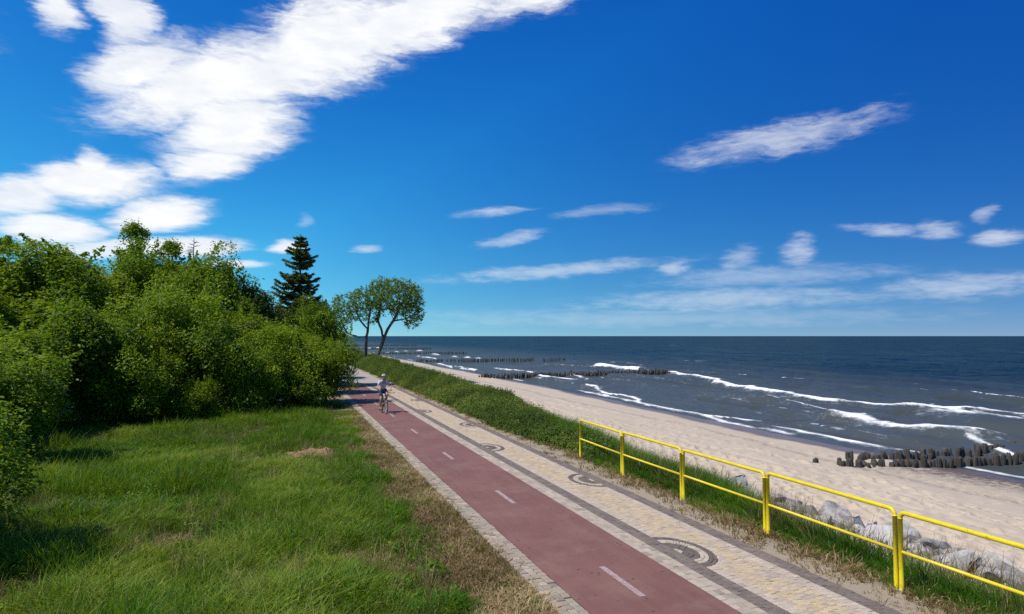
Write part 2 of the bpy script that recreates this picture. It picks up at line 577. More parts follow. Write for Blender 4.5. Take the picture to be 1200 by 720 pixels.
# breaker lines: points (x, y), ridge height, foam width
BREAKERS = [([(60.5, 100), (57.9, 90.6), (51.2, 67.6), (48.0, 52), (48.5, 44), (50.4, 37.5), (49.5, 30)], .55, 1.5, 1.0),
            ([(38.6, 40), (37.1, 33), (37.5, 29.9), (37.9, 27.5)], .45, 1.2, 1.0),
            ([(47.1, 39.6), (46.9, 36.5), (47.3, 33.6)], .5, 1.7, 1.0),
            ([(34.6, 74), (32.6, 63), (31.0, 53.6), (30.6, 44.3), (31.6, 39.7)], .22, .75, 1.0),
            ([(31.0, 37.7), (30.8, 34), (30.6, 30), (30.9, 27)], .22, .75, 1.0),
            ([(61.4, 128), (60.6, 117), (60.0, 108)], .6, 2.6, 1.0),
            ([(52.7, 134), (55, 127), (57.8, 120)], .4, 1.4, .7),
            ([(36.4, 94), (36.5, 88), (36.7, 83)], .35, 1.4, 1.0),
            ([(42, 96), (40.8, 90), (40, 86)], .35, 1.2, .9),
            ([(37.6, 121), (38.2, 112), (38.8, 104)], .4, 1.7, 1.0),
            ([(32.3, 147), (32.2, 132), (32.6, 118)], .3, 1.3, 1.0),
            ([(44.6, 194), (48, 187), (51.1, 181)], .5, 2.6, 1.0),
            ([(37, 250), (42, 262), (48, 271), (59, 284)], .5, 3.4, .9),
            ([(38, 331), (47, 353)], .6, 4, .9), ([(47, 225), (46, 208)], .5, 2.4, .9), ([(38, 205), (37, 170)], .4, 1.8, .9),
            ([(66.5, 87.9), (65.8, 85.4)], .4, 1.2, .9),
            ([(54.4, 45.2), (51, 43.8), (48.6, 43.2)], .2, .9, .7),
            ([(36.7, 28.2), (35.8, 26), (35, 24.0), (34.6, 20)], .2, .8, .9),
            ([(42, 62), (41.2, 54), (41.6, 47)], .35, .8, .28), ([(55, 36), (55.5, 28)], .4, .9, .3), ([(44.5, 34), (44, 26)], .3, .8, .35),
            ([(70, 60), (69, 45)], .5, 1.0, .2), ([(80, 90), (78, 60)], .55, 1.0, .12), ([(64, 52), (63, 36)], .45, .9, .15)]


_cr = np.random.default_rng(44)
for _ in range(46):
    x_, y_ = 33 + 42 * _cr.random(), 22 + 130 * _cr.random() ** 1.4
    L_ = 1.5 + 4.5 * _cr.random() + .03 * y_
    BREAKERS.append(([(x_ + .6, y_ - L_), (x_, y_), (x_ + .5, y_ + L_)], .16 + .2 * _cr.random(), .35 + .4 * _cr.random(), .35 + .55 * _cr.random()))


def seg_dist(X, Y, pts):
    best, side = np.full(X.shape, 1e9), np.zeros(X.shape)
    pts = np.array(pts, float)
    for a, b in zip(pts[:-1], pts[1:]):
        d = b - a
        L = np.hypot(*d)
        tt = np.clip(((X - a[0]) * d[0] + (Y - a[1]) * d[1]) / L ** 2, 0, 1)
        px, py = a[0] + tt * d[0], a[1] + tt * d[1]
        q = np.hypot(X - px, Y - py)
        m = q < best
        side = np.where(m, X - px, side)          # > 0: seaward of the crest
        best = np.where(m, q, best)
    return best, side


_sea = {}


def sea_fields(X, Y):
    if 'z' in _sea: return
    near = sstep(320, 120, np.hypot(X, Y))
    ph = X * .62 + 1.5 * (fbm(X * .04, Y * .05, 3)) * 6
    Z = near * (.16 * np.sin(ph) * (.4 + fbm(X * .1, Y * .06 + 3, 3)) + .30 * (fbm(X * .35, Y * .16, 4) - .5) + .16 * (fbm(X * 1.3, Y * .8, 3) - .5))
    calm = sstep(30, 38, X - 0 * Y)
    Z = Z * (.25 + .75 * calm)
    F = np.zeros(X.shape)
    box = (X < 110) & (Y > -20) & (Y < 420)
    xb, yb = X[box], Y[box]
    zb, fb = Z[box].copy(), F[box].copy()
    jx = xb + (fbm(xb * .25, yb * .2, 4) - .5) * 2.2
    for pts, h, wd, op in BREAKERS:
        d, s_ = seg_dist(jx, yb, pts)
        near_ = d < 9
        ridge = np.where(s_ > 0, np.exp(-(d / 1.9) ** 2), np.exp(-(d / .8) ** 2))
        zb += np.where(near_, h * ridge, 0)
        core = np.where(s_ > 0, np.exp(-(d / (wd * .32)) ** 2), np.exp(-(d / (wd * .45)) ** 2))
        trail = .42 * np.exp(-(d / (wd * 3.2)) ** 2) * (s_ > -wd)
        fb = np.maximum(fb, op * np.maximum(core * (.35 + 1.0 * fbm(xb * .9, yb * .35, 3)), trail))
    # lacy foam left over in the surf zone
    surf = sstep(64, 50, xb) * sstep(29, 33, xb)
    fb = np.maximum(fb, surf * .36 * sstep(.48, .66, fbm(xb * .13 + 2, yb * .10, 4)))
    fb = np.maximum(fb, .75 * np.exp(-((xb - shore(yb) - .35) / .45) ** 2) * sstep(.35, .6, fbm(xb * .3, yb * .14, 3)))
    Z[box], F[box] = zb, fb
    flat = sstep(27, 31.2, X)
    _sea['z'] = SEA_Z + Z * flat + (1 - flat) * .0
    _sea['f'] = F


def sea_z(X, Y):
    sea_fields(X, Y)
    return _sea['z']


xs = np.array(sorted(set(list(np.arange(26.5, 66, .26)) + graded(66, 60000, .3, 1.09, 4000))))
ys = np.array(sorted(set(list(np.arange(14, 110, .34)) + graded(110, 45000, .4, 1.06, 3000) + graded(14, -20000, .5, 1.18, 3000))))
s_me = grid_mesh('sea', xs, ys, sea_z, {'foam': lambda X, Y: _sea['f']})
m_sea, t, p = material('sea_water')
P = t.pos()
mpa = t.new('ShaderNodeMapping'); t.link(P, mpa.inputs['Vector']); mpa.inputs['Scale'].default_value = (1, .42, 1); mpa.inputs['Rotation'].default_value = (0, 0, R(9))
mpb = t.new('ShaderNodeMapping'); t.link(P, mpb.inputs['Vector']); mpb.inputs['Scale'].default_value = (1, .6, 1); mpb.inputs['Rotation'].default_value = (0, 0, R(-24))
w1 = t.noise(mpa.outputs[0], .30, 4, .55)
w2 = t.noise(mpb.outputs[0], 1.5, 5, .62)
w3 = t.noise(mpa.outputs[0], .06, 3, .5)
slope = None
for vec, sc, kx, ky in ((mpa.outputs[0], .22, .55, .34), (mpb.outputs[0], .8, .50, .40), (mpa.outputs[0], 3.0, .42, .36)):
    v_ = t.vmath('MULTIPLY', t.vmath('SUBTRACT', t.noise(vec, sc, 3, .55, 'Color'), (.5, .5, .5)), (kx * 2, ky * 2, 0))
    slope = v_ if slope is None else t.vmath('ADD', slope, v_)
gn = t.new('ShaderNodeNewGeometry').outputs['Normal']
b2 = t.vmath('NORMALIZE', t.vmath('ADD', gn, slope))
sxx = t.new('ShaderNodeSeparateXYZ'); t.link(P, sxx.inputs[0])
shallow = t.step(sxx.outputs[0], 120, 28)
patch = t.step(w3, .4, .65)
deep = t.mix(patch, (.003, .016, .028), (.008, .026, .038))
c = t.mix(shallow, deep, (.062, .072, .072))
f1 = t.noise(mpb.outputs[0], 1.1, 8, .72)
f2 = t.noise(mpa.outputs[0], 4.5, 5, .7)
foam = t.math('ADD', t.attr('foam'), t.math('MULTIPLY', t.math('SUBTRACT', t.math('ADD', t.math('MULTIPLY', f1, .6), t.math('MULTIPLY', f2, .4)), .5), 1.25))
foam = t.math('MULTIPLY', t.step(foam, .42, .86), t.step(t.attr('foam'), .03, .16))
caps = t.math('MULTIPLY', t.step(t.noise(mpa.outputs[0], .085, 7, .7), .675, .72), .55)
foam = t.math('MAXIMUM', foam, caps)
c = t.mix(foam, c, (.80, .80, .79))
t.link(c, p.inputs['Base Color'])
p.inputs['Roughness'].default_value = .9
p.inputs['Specular IOR Level'].default_value = 0
fr = t.new('ShaderNodeFresnel'); fr.inputs['IOR'].default_value = 1.33
t.link(b2, fr.inputs['Normal'])
# wave faces hide one another at grazing angles, so the mirror share stays limited
refl = t.math('MULTIPLY', t.math('MINIMUM', fr.outputs[0], .19), t.math('SUBTRACT', 1.0, foam))
gl = t.new('ShaderNodeBsdfGlossy'); gl.inputs['Roughness'].default_value = .14
t.link(b2, gl.inputs['Normal'])
mxs = t.new('ShaderNodeMixShader')
t.link(refl, mxs.inputs[0]); t.link(p.outputs[0], mxs.inputs[1]); t.link(gl.outputs[0], mxs.inputs[2])
t.link(mxs.outputs[0], t.n['Material Output'].inputs['Surface'])
sea = tag(link('sea', s_me, m_sea), 'dark blue choppy sea with white breakers rolling to the beach', 'sea', kind='structure')

# ------------------------------------------------------------------ cycle path, edging, promenade
Y0, Y_RED, Y_END = 2.0, 53.0, 260.0


def slab(x0, x1, y0, y1, z0, z1, dy=1.0):
    ys_ = np.arange(y0, y1 + dy, dy)
    n = len(ys_)
    v = np.concatenate([np.c_[np.full(n, x), ys_, np.full(n, z)] for x, z in ((x0, z0), (x0, z1), (x1, z1), (x1, z0))])
    i = np.arange(n - 1)
    f = np.concatenate([np.c_[a * n + i, b * n + i, b * n + i + 1, a * n + i + 1] for a, b in ((1, 0), (2, 1), (3, 2))])
    f = f[:, ::-1]
    ends = np.array([[0, n, 2 * n, 3 * n], [3 * n + n - 1, 2 * n + n - 1, n + n - 1, n - 1]])
    return v, np.concatenate([f, ends])


v, f = slab(3.83, 5.69, Y0, Y_RED, -.15, .012)
cycle_path = tag(link('cycle_path', make_mesh('cycle_path', v, f), m_red), 'straight red asphalt cycle path with worn dashed centre line', 'cycle path', kind='structure')
dash_me = None
for k in range(-1, 8):
    y = 8.5 + 5.52 * k
    if dash_me is None:
        d_r = np.random.default_rng(5)
        v, f = slab(-.048, .048, 0, 1.28, -.004, .004, .16)
        dash_me = make_mesh('lane_dash', v, f)
    o = link('lane_dash', dash_me, m_mark, cycle_path)
    o.location = (4.765, y, .0125)


def stone_arrays(x0, x1, y0, y1, z, bev=.008, depth=.05):
    """a rectangular paving stone with a chamfered top"""
    q = np.array([(x0, y0), (x1, y0), (x1, y1), (x0, y1)])
    return quad_stone(q, z, bev, depth)


def quad_stone(q, z, bev=.008, depth=.05):
    cc = q.mean(0)
    ins = cc + (q - cc) * np.clip(1 - bev / np.maximum(np.linalg.norm(q - cc, axis=1), .01), .3, 1)[:, None]
    v = np.concatenate([np.c_[q, np.full(4, z - depth)], np.c_[q, np.full(4, z - bev * .7)], np.c_[ins, np.full(4, z)]])
    f = [(8, 9, 10, 11)]
    for k in range(4):
        k2 = (k + 1) % 4
        f += [(k, k2, 4 + k2, 4 + k), (4 + k, 4 + k2, 8 + k2, 8 + k)]
    return v, np.array(f)


class Stones:
    def __init__(self): self.v, self.f, self.c, self.n = [], [], [], 0

    def add(self, vf, colr):
        v, f = vf
        self.v.append(v); self.f.append(f + self.n); self.c.append(np.tile(colr, (len(v), 1)))
        self.n += len(v)

    def build(self, name, parent):
        me = make_mesh(name, np.concatenate(self.v), np.concatenate(self.f), attrs={'stone': np.concatenate(self.c)})
        return link(name, me, m_paver, parent)


def tone(base, var=.12, hue=.03):
    k = 1 + rng.normal(0, var)
    return np.clip(np.array(base) * k * (1 + rng.normal(0, hue, 3)), .02, .75)


PALE, YELL, PINK, DARK, EDGE = (.43, .35, .265), (.52, .405, .245), (.52, .385, .265), (.165, .125, .100), (.38, .31, .225)

# the edging along the lawn: three rows of setts, the nearest 300 each an object
v, f = slab(3.46, 3.828, Y0, Y_RED, -.15, -.008)
edging = tag(link('path_edging', make_mesh('path_edging', v, f), m_bed), 'three rows of pale setts edging the cycle path along the lawn', 'paving', kind='structure')
sett_meshes = []
for k in range(14):
    L = .125 + .03 * rng.random()
    q = np.array([(-.055, -L / 2), (.055, -L / 2), (.055, L / 2), (-.055, L / 2)]) + rng.normal(0, .003, (4, 2))
    vv, ff = quad_stone(q, .0, .012, .06)
    sett_meshes.append((make_mesh('sett', vv, ff, attrs={'stone': np.tile(tone(EDGE, .16), (12, 1))}), L))
far_edge = Stones()
count = 0
rowy = [7.0, 7.05, 6.96]
while min(rowy) < Y_RED - .3:
    r = int(np.argmin(rowy))
    y = rowy[r]
    x = 3.525 + .119 * r
    if count < 300:
        me, L = sett_meshes[rng.integers(14)]
        o = link('sett', me, m_paver, edging)
        o.location = (x + rng.normal(0, .003), y + L / 2, .016 + rng.normal(0, .004))
        o.rotation_euler = (rng.normal(0, .02), rng.normal(0, .02), rng.normal(0, .03))
        count += 1
        rowy[r] = y + L + .012 + .006 * rng.random()
    else:
        L = .13 + .03 * rng.random() if y < 32 else .4
        far_edge.add(stone_arrays(x - .054, x + .054, y, y + L, .016 + rng.normal(0, .003), .012), tone(EDGE, .14))
        rowy[r] = y + L + .013
tag(far_edge.build('setts_beyond', edging), kind='stuff')

v, f = slab(5.692, 7.67, Y0, Y_RED, -.15, -.006)
promenade = tag(link('promenade', make_mesh('promenade', v, f), m_bed), 'yellow paved footpath with dark bands and half-round dark paving motifs', 'promenade', kind='structure')
MOTIFS = [(6.30 if k % 2 == 0 else 7.385, 10.08 + 5.6 * k, 1 if k % 2 == 0 else -1) for k in range(-1, 8)]
MR = .66
MS = np.array((.82, 1.24))          # half-rounds are wider along the path than across it
st = {'pale_band': Stones(), 'dark_band': Stones(), 'yellow_field': Stones(), 'outer_dark_band': Stones(), 'half_round_motif': Stones()}
# columns of stones: (x0, x1, band)
cols = [(5.70 + .109 * k, 5.801 + .109 * k, 'pale_band') for k in range(3)]
cols += [(6.028 + .091 * k, 6.112 + .091 * k, 'dark_band') for k in range(3)]
cols += [(6.302 + .0985 * k, 6.393 + .0985 * k, 'yellow_field') for k in range(11)]
cols += [(7.392 + .092 * k, 7.477 + .092 * k, 'outer_dark_band') for k in range(3)]
for (x0, x1, band) in cols:
    y = 5.0 + rng.random() * .1
    while y < Y_RED - .2:
        L = (.095 if band == 'yellow_field' else .12) * (1 + .25 * (rng.random() - .5))
        if y > 34: L = .42
        if band == 'pale_band': L *= 1.35
        y1 = y + L
        q = np.array([(x0, y), (x1, y), (x1, y1), (x0, y1)])
        y = y1 + .007
        if band == 'yellow_field':
            ctr = q.mean(0)
            skip = False
            for (mx, my, sd) in MOTIFS:
                if abs(ctr[1] - my) > MR * MS[1] + .6: continue
                d = (q - np.array((mx, my))) / MS
                rr = np.linalg.norm(d, axis=1)
                if (rr < MR).all(): skip = True; break
                ins = rr < MR + .004
                q = np.where(ins[:, None], np.array((mx, my)) + d / np.maximum(rr, .01)[:, None] * (MR + .004) * MS, q)
            area = .5 * abs(np.dot(q[:, 0], np.roll(q[:, 1], 1)) - np.dot(q[:, 1], np.roll(q[:, 0], 1)))
            if skip or area < .0012: continue
            border = ctr[0] < 6.49 or ctr[0] > 7.19
            for (mx, my, sd) in MOTIFS:
                if np.hypot(*((ctr - (mx, my)) / MS)) < MR + .12: border = True
            base = PALE if border else (PINK if rng.random() < .18 else (PALE if rng.random() < .3 else YELL))
            if border: base = np.array(base) * 1.14
        else:
            base = PALE if band == 'pale_band' else DARK
        st[band].add(quad_stone(q, .014 + rng.normal(0, .002), .006), tone(base, .07 if band == 'yellow_field' else .12, .015))
for (mx, my, sd) in MOTIFS:
    for (ra, rb, cc) in ((.60, .655, DARK), (.535, .592, DARK), (.455, .528, PALE), (.385, .448, PALE), (.29, .378, DARK), (.20, .283, DARK), (.11, .193, DARK), (.004, .103, PALE)):
        n = max(3, int(math.pi * (ra + rb) / 2 / (.10 if rb > .2 else .075)))
        for k in range(n):
            a0, a1 = -math.pi / 2 + math.pi * k / n + .03 / max(rb, .2) * .15, -math.pi / 2 + math.pi * (k + 1) / n - .03 / max(rb, .2) * .15
            q = np.array([(mx + sd * r_ * MS[0] * math.cos(a), my + sd * r_ * MS[1] * math.sin(a)) for r_, a in ((ra, a0), (rb, a0), (rb, a1), (ra, a1))])
            q[:, 0] = np.clip(q[:, 0], 6.304, 7.382)
            st['half_round_motif'].add(quad_stone(q, .015 + rng.normal(0, .0022), .008), tone(np.array(cc) * (.72 if cc is DARK else 1.12), .1))
for k, s_ in st.items():
    tag(s_.build(k, promenade), kind='stuff')

m_far = simple('pale_far_paving', (.30, .265, .225), (.40, .35, .29), 3)
v, f = slab(3.46, 7.67, Y_RED + .002, Y_END, -.15, .010, 2.0)
tag(link('far_pavement', make_mesh('far_pavement', v, f), m_far), 'pale shaded pavement where the red cycle path ends under the trees', 'pavement', kind='structure')

# ------------------------------------------------------------------ foliage materials
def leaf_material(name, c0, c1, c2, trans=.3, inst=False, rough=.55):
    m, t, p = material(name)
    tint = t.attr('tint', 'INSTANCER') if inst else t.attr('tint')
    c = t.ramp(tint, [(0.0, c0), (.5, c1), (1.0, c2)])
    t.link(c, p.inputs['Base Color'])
    p.inputs['Roughness'].default_value = rough
    p.inputs['Specular IOR Level'].default_value = .3
    tr = t.new('ShaderNodeBsdfTranslucent')
    t.link(t.mix(.5, c, (.30, .38, .010)), tr.inputs['Color'])
    mx = t.new('ShaderNodeMixShader')
    mx.inputs[0].default_value = trans
    t.link(p.outputs[0], mx.inputs[1]); t.link(tr.outputs[0], mx.inputs[2])
    t.link(mx.outputs[0], t.n['Material Output'].inputs['Surface'])
    return m


m_leaf = leaf_material('broad_leaf', (.036, .094, .004), (.118, .228, .008), (.250, .355, .016), .46)
m_leaf_y = leaf_material('yellow_green_leaf', (.056, .118, .004), (.170, .285, .008), (.320, .410, .016), .46)
m_leaf_d = leaf_material('dull_dark_leaf', (.026, .050, .012), (.062, .102, .022), (.115, .155, .034), .32)
m_needle = leaf_material('spruce_needle', (.026, .056, .018), (.060, .105, .034), (.115, .165, .050), .25)
m_grass = leaf_material('grass_blade', (.028, .098, .002), (.090, .220, .004), (.26, .33, .035), .45, True)
m_dry = leaf_material('dry_grass_blade', (.13, .078, .032), (.30, .20, .09), (.50, .37, .19), .25, True)
m_shrub = leaf_material('low_dune_shrub_leaf', (.040, .080, .010), (.098, .155, .020), (.19, .23, .036), .35, True)
m_bark = simple('bark', (.035, .028, .022), (.11, .09, .07), 14, .9, .8, .03)
m_bark_grey = simple('grey_bark', (.05, .045, .042), (.13, .115, .10), 10, .9, .8, .03)


# ------------------------------------------------------------------ scatter of uncountable plants
def scatter(name, pts, rot, scl, idx, tint, protos, label, cat):
    me = bpy.data.meshes.new(name)
    pts = np.asarray(pts, np.float32)
    me.vertices.add(len(pts))
    me.vertices.foreach_set('co', pts.ravel())
    me.attributes.new('rot', 'FLOAT_VECTOR', 'POINT').data.foreach_set('vector', np.asarray(rot, np.float32).ravel())
    me.attributes.new('scl', 'FLOAT', 'POINT').data.foreach_set('value', np.asarray(scl, np.float32))
    me.attributes.new('tint', 'FLOAT', 'POINT').data.foreach_set('value', np.asarray(tint, np.float32))
    me.attributes.new('pick', 'INT', 'POINT').data.foreach_set('value', np.asarray(idx, np.int32))
    o = link(name, me)
    ng = bpy.data.node_groups.new(name + '_nodes', 'GeometryNodeTree')
    ng.interface.new_socket('Geometry', in_out='INPUT', socket_type='NodeSocketGeometry')
    ng.interface.new_socket('Geometry', in_out='OUTPUT', socket_type='NodeSocketGeometry')
    N, Lk = ng.nodes, ng.links
    gi, go = N.new('NodeGroupInput'), N.new('NodeGroupOutput')
    jn = N.new('GeometryNodeJoinGeometry')
    for pr in protos:
        oi = N.new('GeometryNodeObjectInfo')
        oi.inputs['Object'].default_value = pr
        oi.inputs['As Instance'].default_value = True
        Lk.new(oi.outputs['Geometry'], jn.inputs[0])

    def na(nm, ty):
        nd = N.new('GeometryNodeInputNamedAttribute')
        nd.data_type = ty
        nd.inputs['Name'].default_value = nm
        return nd.outputs['Attribute']
    ip = N.new('GeometryNodeInstanceOnPoints')
    er = N.new('FunctionNodeEulerToRotation')
    Lk.new(na('rot', 'FLOAT_VECTOR'), er.inputs[0])
    Lk.new(gi.outputs[0], ip.inputs['Points'])
    Lk.new(jn.outputs[0], ip.inputs['Instance'])
    ip.inputs['Pick Instance'].default_value = True
    Lk.new(na('pick', 'INT'), ip.inputs['Instance Index'])
    Lk.new(er.outputs[0], ip.inputs['Rotation'])
    Lk.new(na('scl', 'FLOAT'), ip.inputs['Scale'])
    Lk.new(ip.outputs[0], go.inputs[0])
    md = o.modifiers.new('scatter', 'NODES')
    md.node_group = ng
    return tag(o, label, cat, kind='stuff')


def proto(name, me, mat):
    o = bpy.data.objects.new(name, me)      # a source shape, not linked into the scene itself
    me.materials.append(mat)
    return o


def tuft_mesh(seed, blades, rad, h0, h1, wid, lean):
    r = np.random.default_rng(seed)
    V, Q, T = [], [], []
    for b in range(blades):
        a = r.random() * 6.283
        d = rad * math.sqrt(r.random())
        base = np.array((d * math.cos(a), d * math.sin(a), -.02))
        h = h0 + (h1 - h0) * r.random()
        la = a + r.normal(0, .9)
        ln = lean * h * (.3 + r.random())
        dirv = np.array((math.cos(la), math.sin(la), 0))
        fa = r.random() * 6.283
        sd = np.array((math.cos(fa), math.sin(fa), 0)) * wid * (.7 + .6 * r.random())
        mid = base + dirv * ln * .35 + np.array((0, 0, h * .6))
        tip = base + dirv * ln + np.array((0, 0, h * (1 - .15 * lean)))
        n = len(V)
        V += [base - sd, base + sd, mid + sd * .75, mid - sd * .75, tip]
        Q.append((n, n + 1, n + 2, n + 3)); T.append((n + 3, n + 2, n + 4))
    return make_mesh('tuft', np.array(V), [np.array(Q), np.array(T)])


def leaf_quads(pos, nrm, size, tint, r, aspect=.55):
    """folded rhombic leaves: (n,3) positions and normals"""
    n = len(pos)
    nrm = nrm / np.maximum(np.linalg.norm(nrm, axis=1, keepdims=True), 1e-6)
    ref = r.normal(size=(n, 3))
    a = np.cross(nrm, ref); a /= np.maximum(np.linalg.norm(a, axis=1, keepdims=True), 1e-6)
    b = np.cross(nrm, a)
    s = np.asarray(size)[:, None]
    v = np.stack([pos - a * s * .5, pos - b * s * aspect * .5 + nrm * s * .08, pos + a * s * .5, pos + b * s * aspect * .5 + nrm * s * .08], 1).reshape(-1, 3)
    i = np.arange(n) * 4
    return v, np.c_[i, i + 1, i + 2, i + 3], np.repeat(tint, 4)


def sprig_mesh(seed, n, rad, h, size):
    """a leafy shoot cluster: stems with leaves all round"""
    r = np.random.default_rng(seed)
    k = 6
    st_a, st_l = r.random(k) * 6.283, .4 + .6 * r.random(k)
    pick = r.integers(0, k, n)
    tt = .15 + .85 * r.random(n)
    out = rad * st_l[pick] * tt ** .8
    pos = np.c_[np.cos(st_a[pick]) * out, np.sin(st_a[pick]) * out, h * tt * (.55 + .45 * st_l[pick])] + r.normal(0, size * .7, (n, 3))
    nrm = np.c_[np.cos(st_a[pick]), np.sin(st_a[pick]), np.full(n, .9)] + r.normal(0, .6, (n, 3))
    v, f, _ = leaf_quads(pos, nrm, size * (.6 + .8 * r.random(n)), np.zeros(n), r)
    return make_mesh('sprig', v, f)


# ---- lawn grass on the left
VIEW_L = math.tan(R(18.3)) * 1.0
grass_protos = [proto('grass_source', tuft_mesh(k, 20, .11, .08, .30, .0062, 1.1), m_grass) for k in range(5)]
tall_protos = [proto('tall_grass_source', tuft_mesh(20 + k, 22, .12, .3, .75, .0065, .6), m_grass) for k in range(4)]
dry_protos = [proto('dry_grass_source', tuft_mesh(40 + k, 26, .12, .03, .11, .006, 1.3), m_dry) for k in range(4)]
drytall_protos = [proto('dry_stalk_source', tuft_mesh(50 + k, 12, .12, .25, .8, .0045, .5), m_dry) for k in range(3)]

r = np.random.default_rng(21)


def field(n, x0, x1, y0, y1, near_bias=1.0):
    x = x0 + (x1 - x0) * r.random(n)
    y = y0 + (y1 - y0) * r.random(n) ** near_bias
    return x, y


x, y = field(105000, -15, 3.42, 6.5, 37, 1.5)
keep = (x > -.40 * y - 1.5)
dryness = sstep(1.5, 2.6, x + (fbm(x * .9, y * .9, 4) - .5) * 3.0 + .35 * sstep(14, 8, y) - .5 * sstep(22, 30, y))
dryness = np.maximum(dryness, .95 * np.exp(-(((x - .9) / 1.6) ** 2 + ((y - 22.2 - .3 * x) / .9) ** 2)) * sstep(.3, .5, fbm(x * 1.3, y * 1.3 + 4, 3)))
dryness = np.maximum(dryness, .8 * sstep(.62, .72, fbm(x * .6 + 31, y * .6 + 17, 4)))
keep &= r.random(len(x)) > dryness * .95
x, y, dryness = x[keep], y[keep], dryness[keep]
patch = fbm(x * .35 + 7, y * .35, 4)
dark_patch = np.exp(-(((x + 2.0) / 1.0) ** 2 + ((y - 14.0) / .55) ** 2))  # oval patch where the grass is tinted darker and kept shorter
tint = np.clip(.46 + (patch - .5) * 2.2 + r.normal(0, .28, len(x)) + .30 * dryness - .55 * dark_patch, 0, 1)
scl = (.12 + 1.75 * fbm(x * .7, y * .7 + 31, 3) + .2 * r.normal(size=len(x))) * (1 - .55 * dryness) * (1 - .35 * dark_patch)
scl = np.clip(scl, .25, 1.6)
z = terrain(x, y) - .01
rot = np.c_[r.normal(0, .16, len(x)), r.normal(0, .16, len(x)), r.random(len(x)) * 6.283]
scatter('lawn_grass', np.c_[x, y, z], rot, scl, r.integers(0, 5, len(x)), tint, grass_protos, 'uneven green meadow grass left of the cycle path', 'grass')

# coarse taller clumps
x, y = field(9000, -13, 2.0, 6.5, 34, 1.4)
cl = fbm(x * .55 + 11, y * .55 + 3, 4)
keep = (x > -.40 * y - 1.5) & (cl > .53) & (r.random(len(x)) < .75)
x, y, cl = x[keep], y[keep], cl[keep]
scatter('meadow_clumps', np.c_[x, y, terrain(x, y) - .02], np.c_[r.normal(0, .25, (len(x), 2)), r.random(len(x)) * 6.283], .40 + .55 * r.random(len(x)) + 1.6 * (cl - .53),
        r.integers(0, 4, len(x)), np.clip(.36 + r.normal(0, .24, len(x)), 0, 1), tall_protos, 'coarse taller clumps of grass standing out of the green meadow', 'grass')
# broad-leaved weeds among the grass
x, y = field(5200, -13, 2.4, 6.5, 34, 1.4)
keep = (x > -.40 * y - 1.5) & (fbm(x * .8 + 21, y * .8 + 13, 3) > .52)
x, y = x[keep], y[keep]
wsprigs = [proto('weed_source', sprig_mesh(160 + k, 46, .16, .20, .05), m_grass) for k in range(3)]
scatter('meadow_weeds', np.c_[x, y, terrain(x, y) + .02], np.c_[r.normal(0, .2, (len(x), 2)), r.random(len(x)) * 6.283], .6 + .8 * r.random(len(x)),
        r.integers(0, 3, len(x)), np.clip(r.normal(.5, .22, len(x)), 0, 1), wsprigs, 'small broad-leaved weeds scattered through the green meadow', 'weeds')

# longer seeding stalks in the meadow
x, y = field(4200, -12, 2.2, 6.5, 33, 1.3)
keep = (x > -.40 * y - 1.5) & (fbm(x * .3 + 2, y * .3, 3) > .42)
x, y = x[keep], y[keep]
scatter('meadow_stalks', np.c_[x, y, terrain(x, y)], np.c_[r.normal(0, .15, len(x)), r.normal(0, .15, len(x)), r.random(len(x)) * 6.283], .45 + .4 * r.random(len(x)),
        r.integers(0, 3, len(x)), np.clip(r.normal(.45, .25, len(x)), 0, 1), drytall_protos, 'pale seeding grass stalks scattered through the green meadow', 'grass')

# ---- dry thatch beside the edging
x, y = field(52000, -7, 3.46, 6.5, 34, 1.35)
dens_ = sstep(1.0, 2.3, x + (fbm(x * .9, y * .9, 4) - .5) * 3.0 + .35 * sstep(14, 8, y) - .5 * sstep(22, 30, y))
dens_ = np.maximum(dens_, np.exp(-(((x - .9) / 1.6) ** 2 + ((y - 22.2 - .3 * x) / .9) ** 2)))
dens_ = np.maximum(dens_, .7 * sstep(.62, .72, fbm(x * .6 + 31, y * .6 + 17, 4)))
keep = r.random(len(x)) < dens_
x, y = x[keep], y[keep]
tint = np.clip(.6 + (fbm(x * .8, y * .8, 3) - .5) * 1.6 + r.normal(0, .2, len(x)), 0, 1)
scatter('dry_lawn_edge', np.c_[x, y, terrain(x, y) - .01], np.c_[r.normal(0, .2, (len(x), 2)), r.random(len(x)) * 6.283], .7 + .7 * r.random(len(x)),
        r.integers(0, 4, len(x)), tint, dry_protos, 'scorched tan grass strip between green lawn and pale edging setts', 'dry grass')

# ---- sandy verge between promenade and railing: sparse dry tufts
x, y = field(6500, 7.72, 9.1, 5.5, 60, 1.5)
keep = r.random(len(x)) < (.12 + .88 * sstep(8.0, 8.75, x + (fbm(x * 1.5, y * 1.2, 3) - .5) * 1.0))
x, y = x[keep], y[keep]
scatter('dry_verge_tufts', np.c_[x, y, terrain(x, y) - .01], np.c_[r.normal(0, .2, (len(x), 2)), r.random(len(x)) * 6.283], .6 + 1.1 * r.random(len(x)),
        r.integers(0, 4, len(x)), np.clip(r.normal(.42, .25, len(x)), 0, 1), dry_protos, 'sparse tan grass tufts on the sandy verge beside the promenade', 'dry grass')

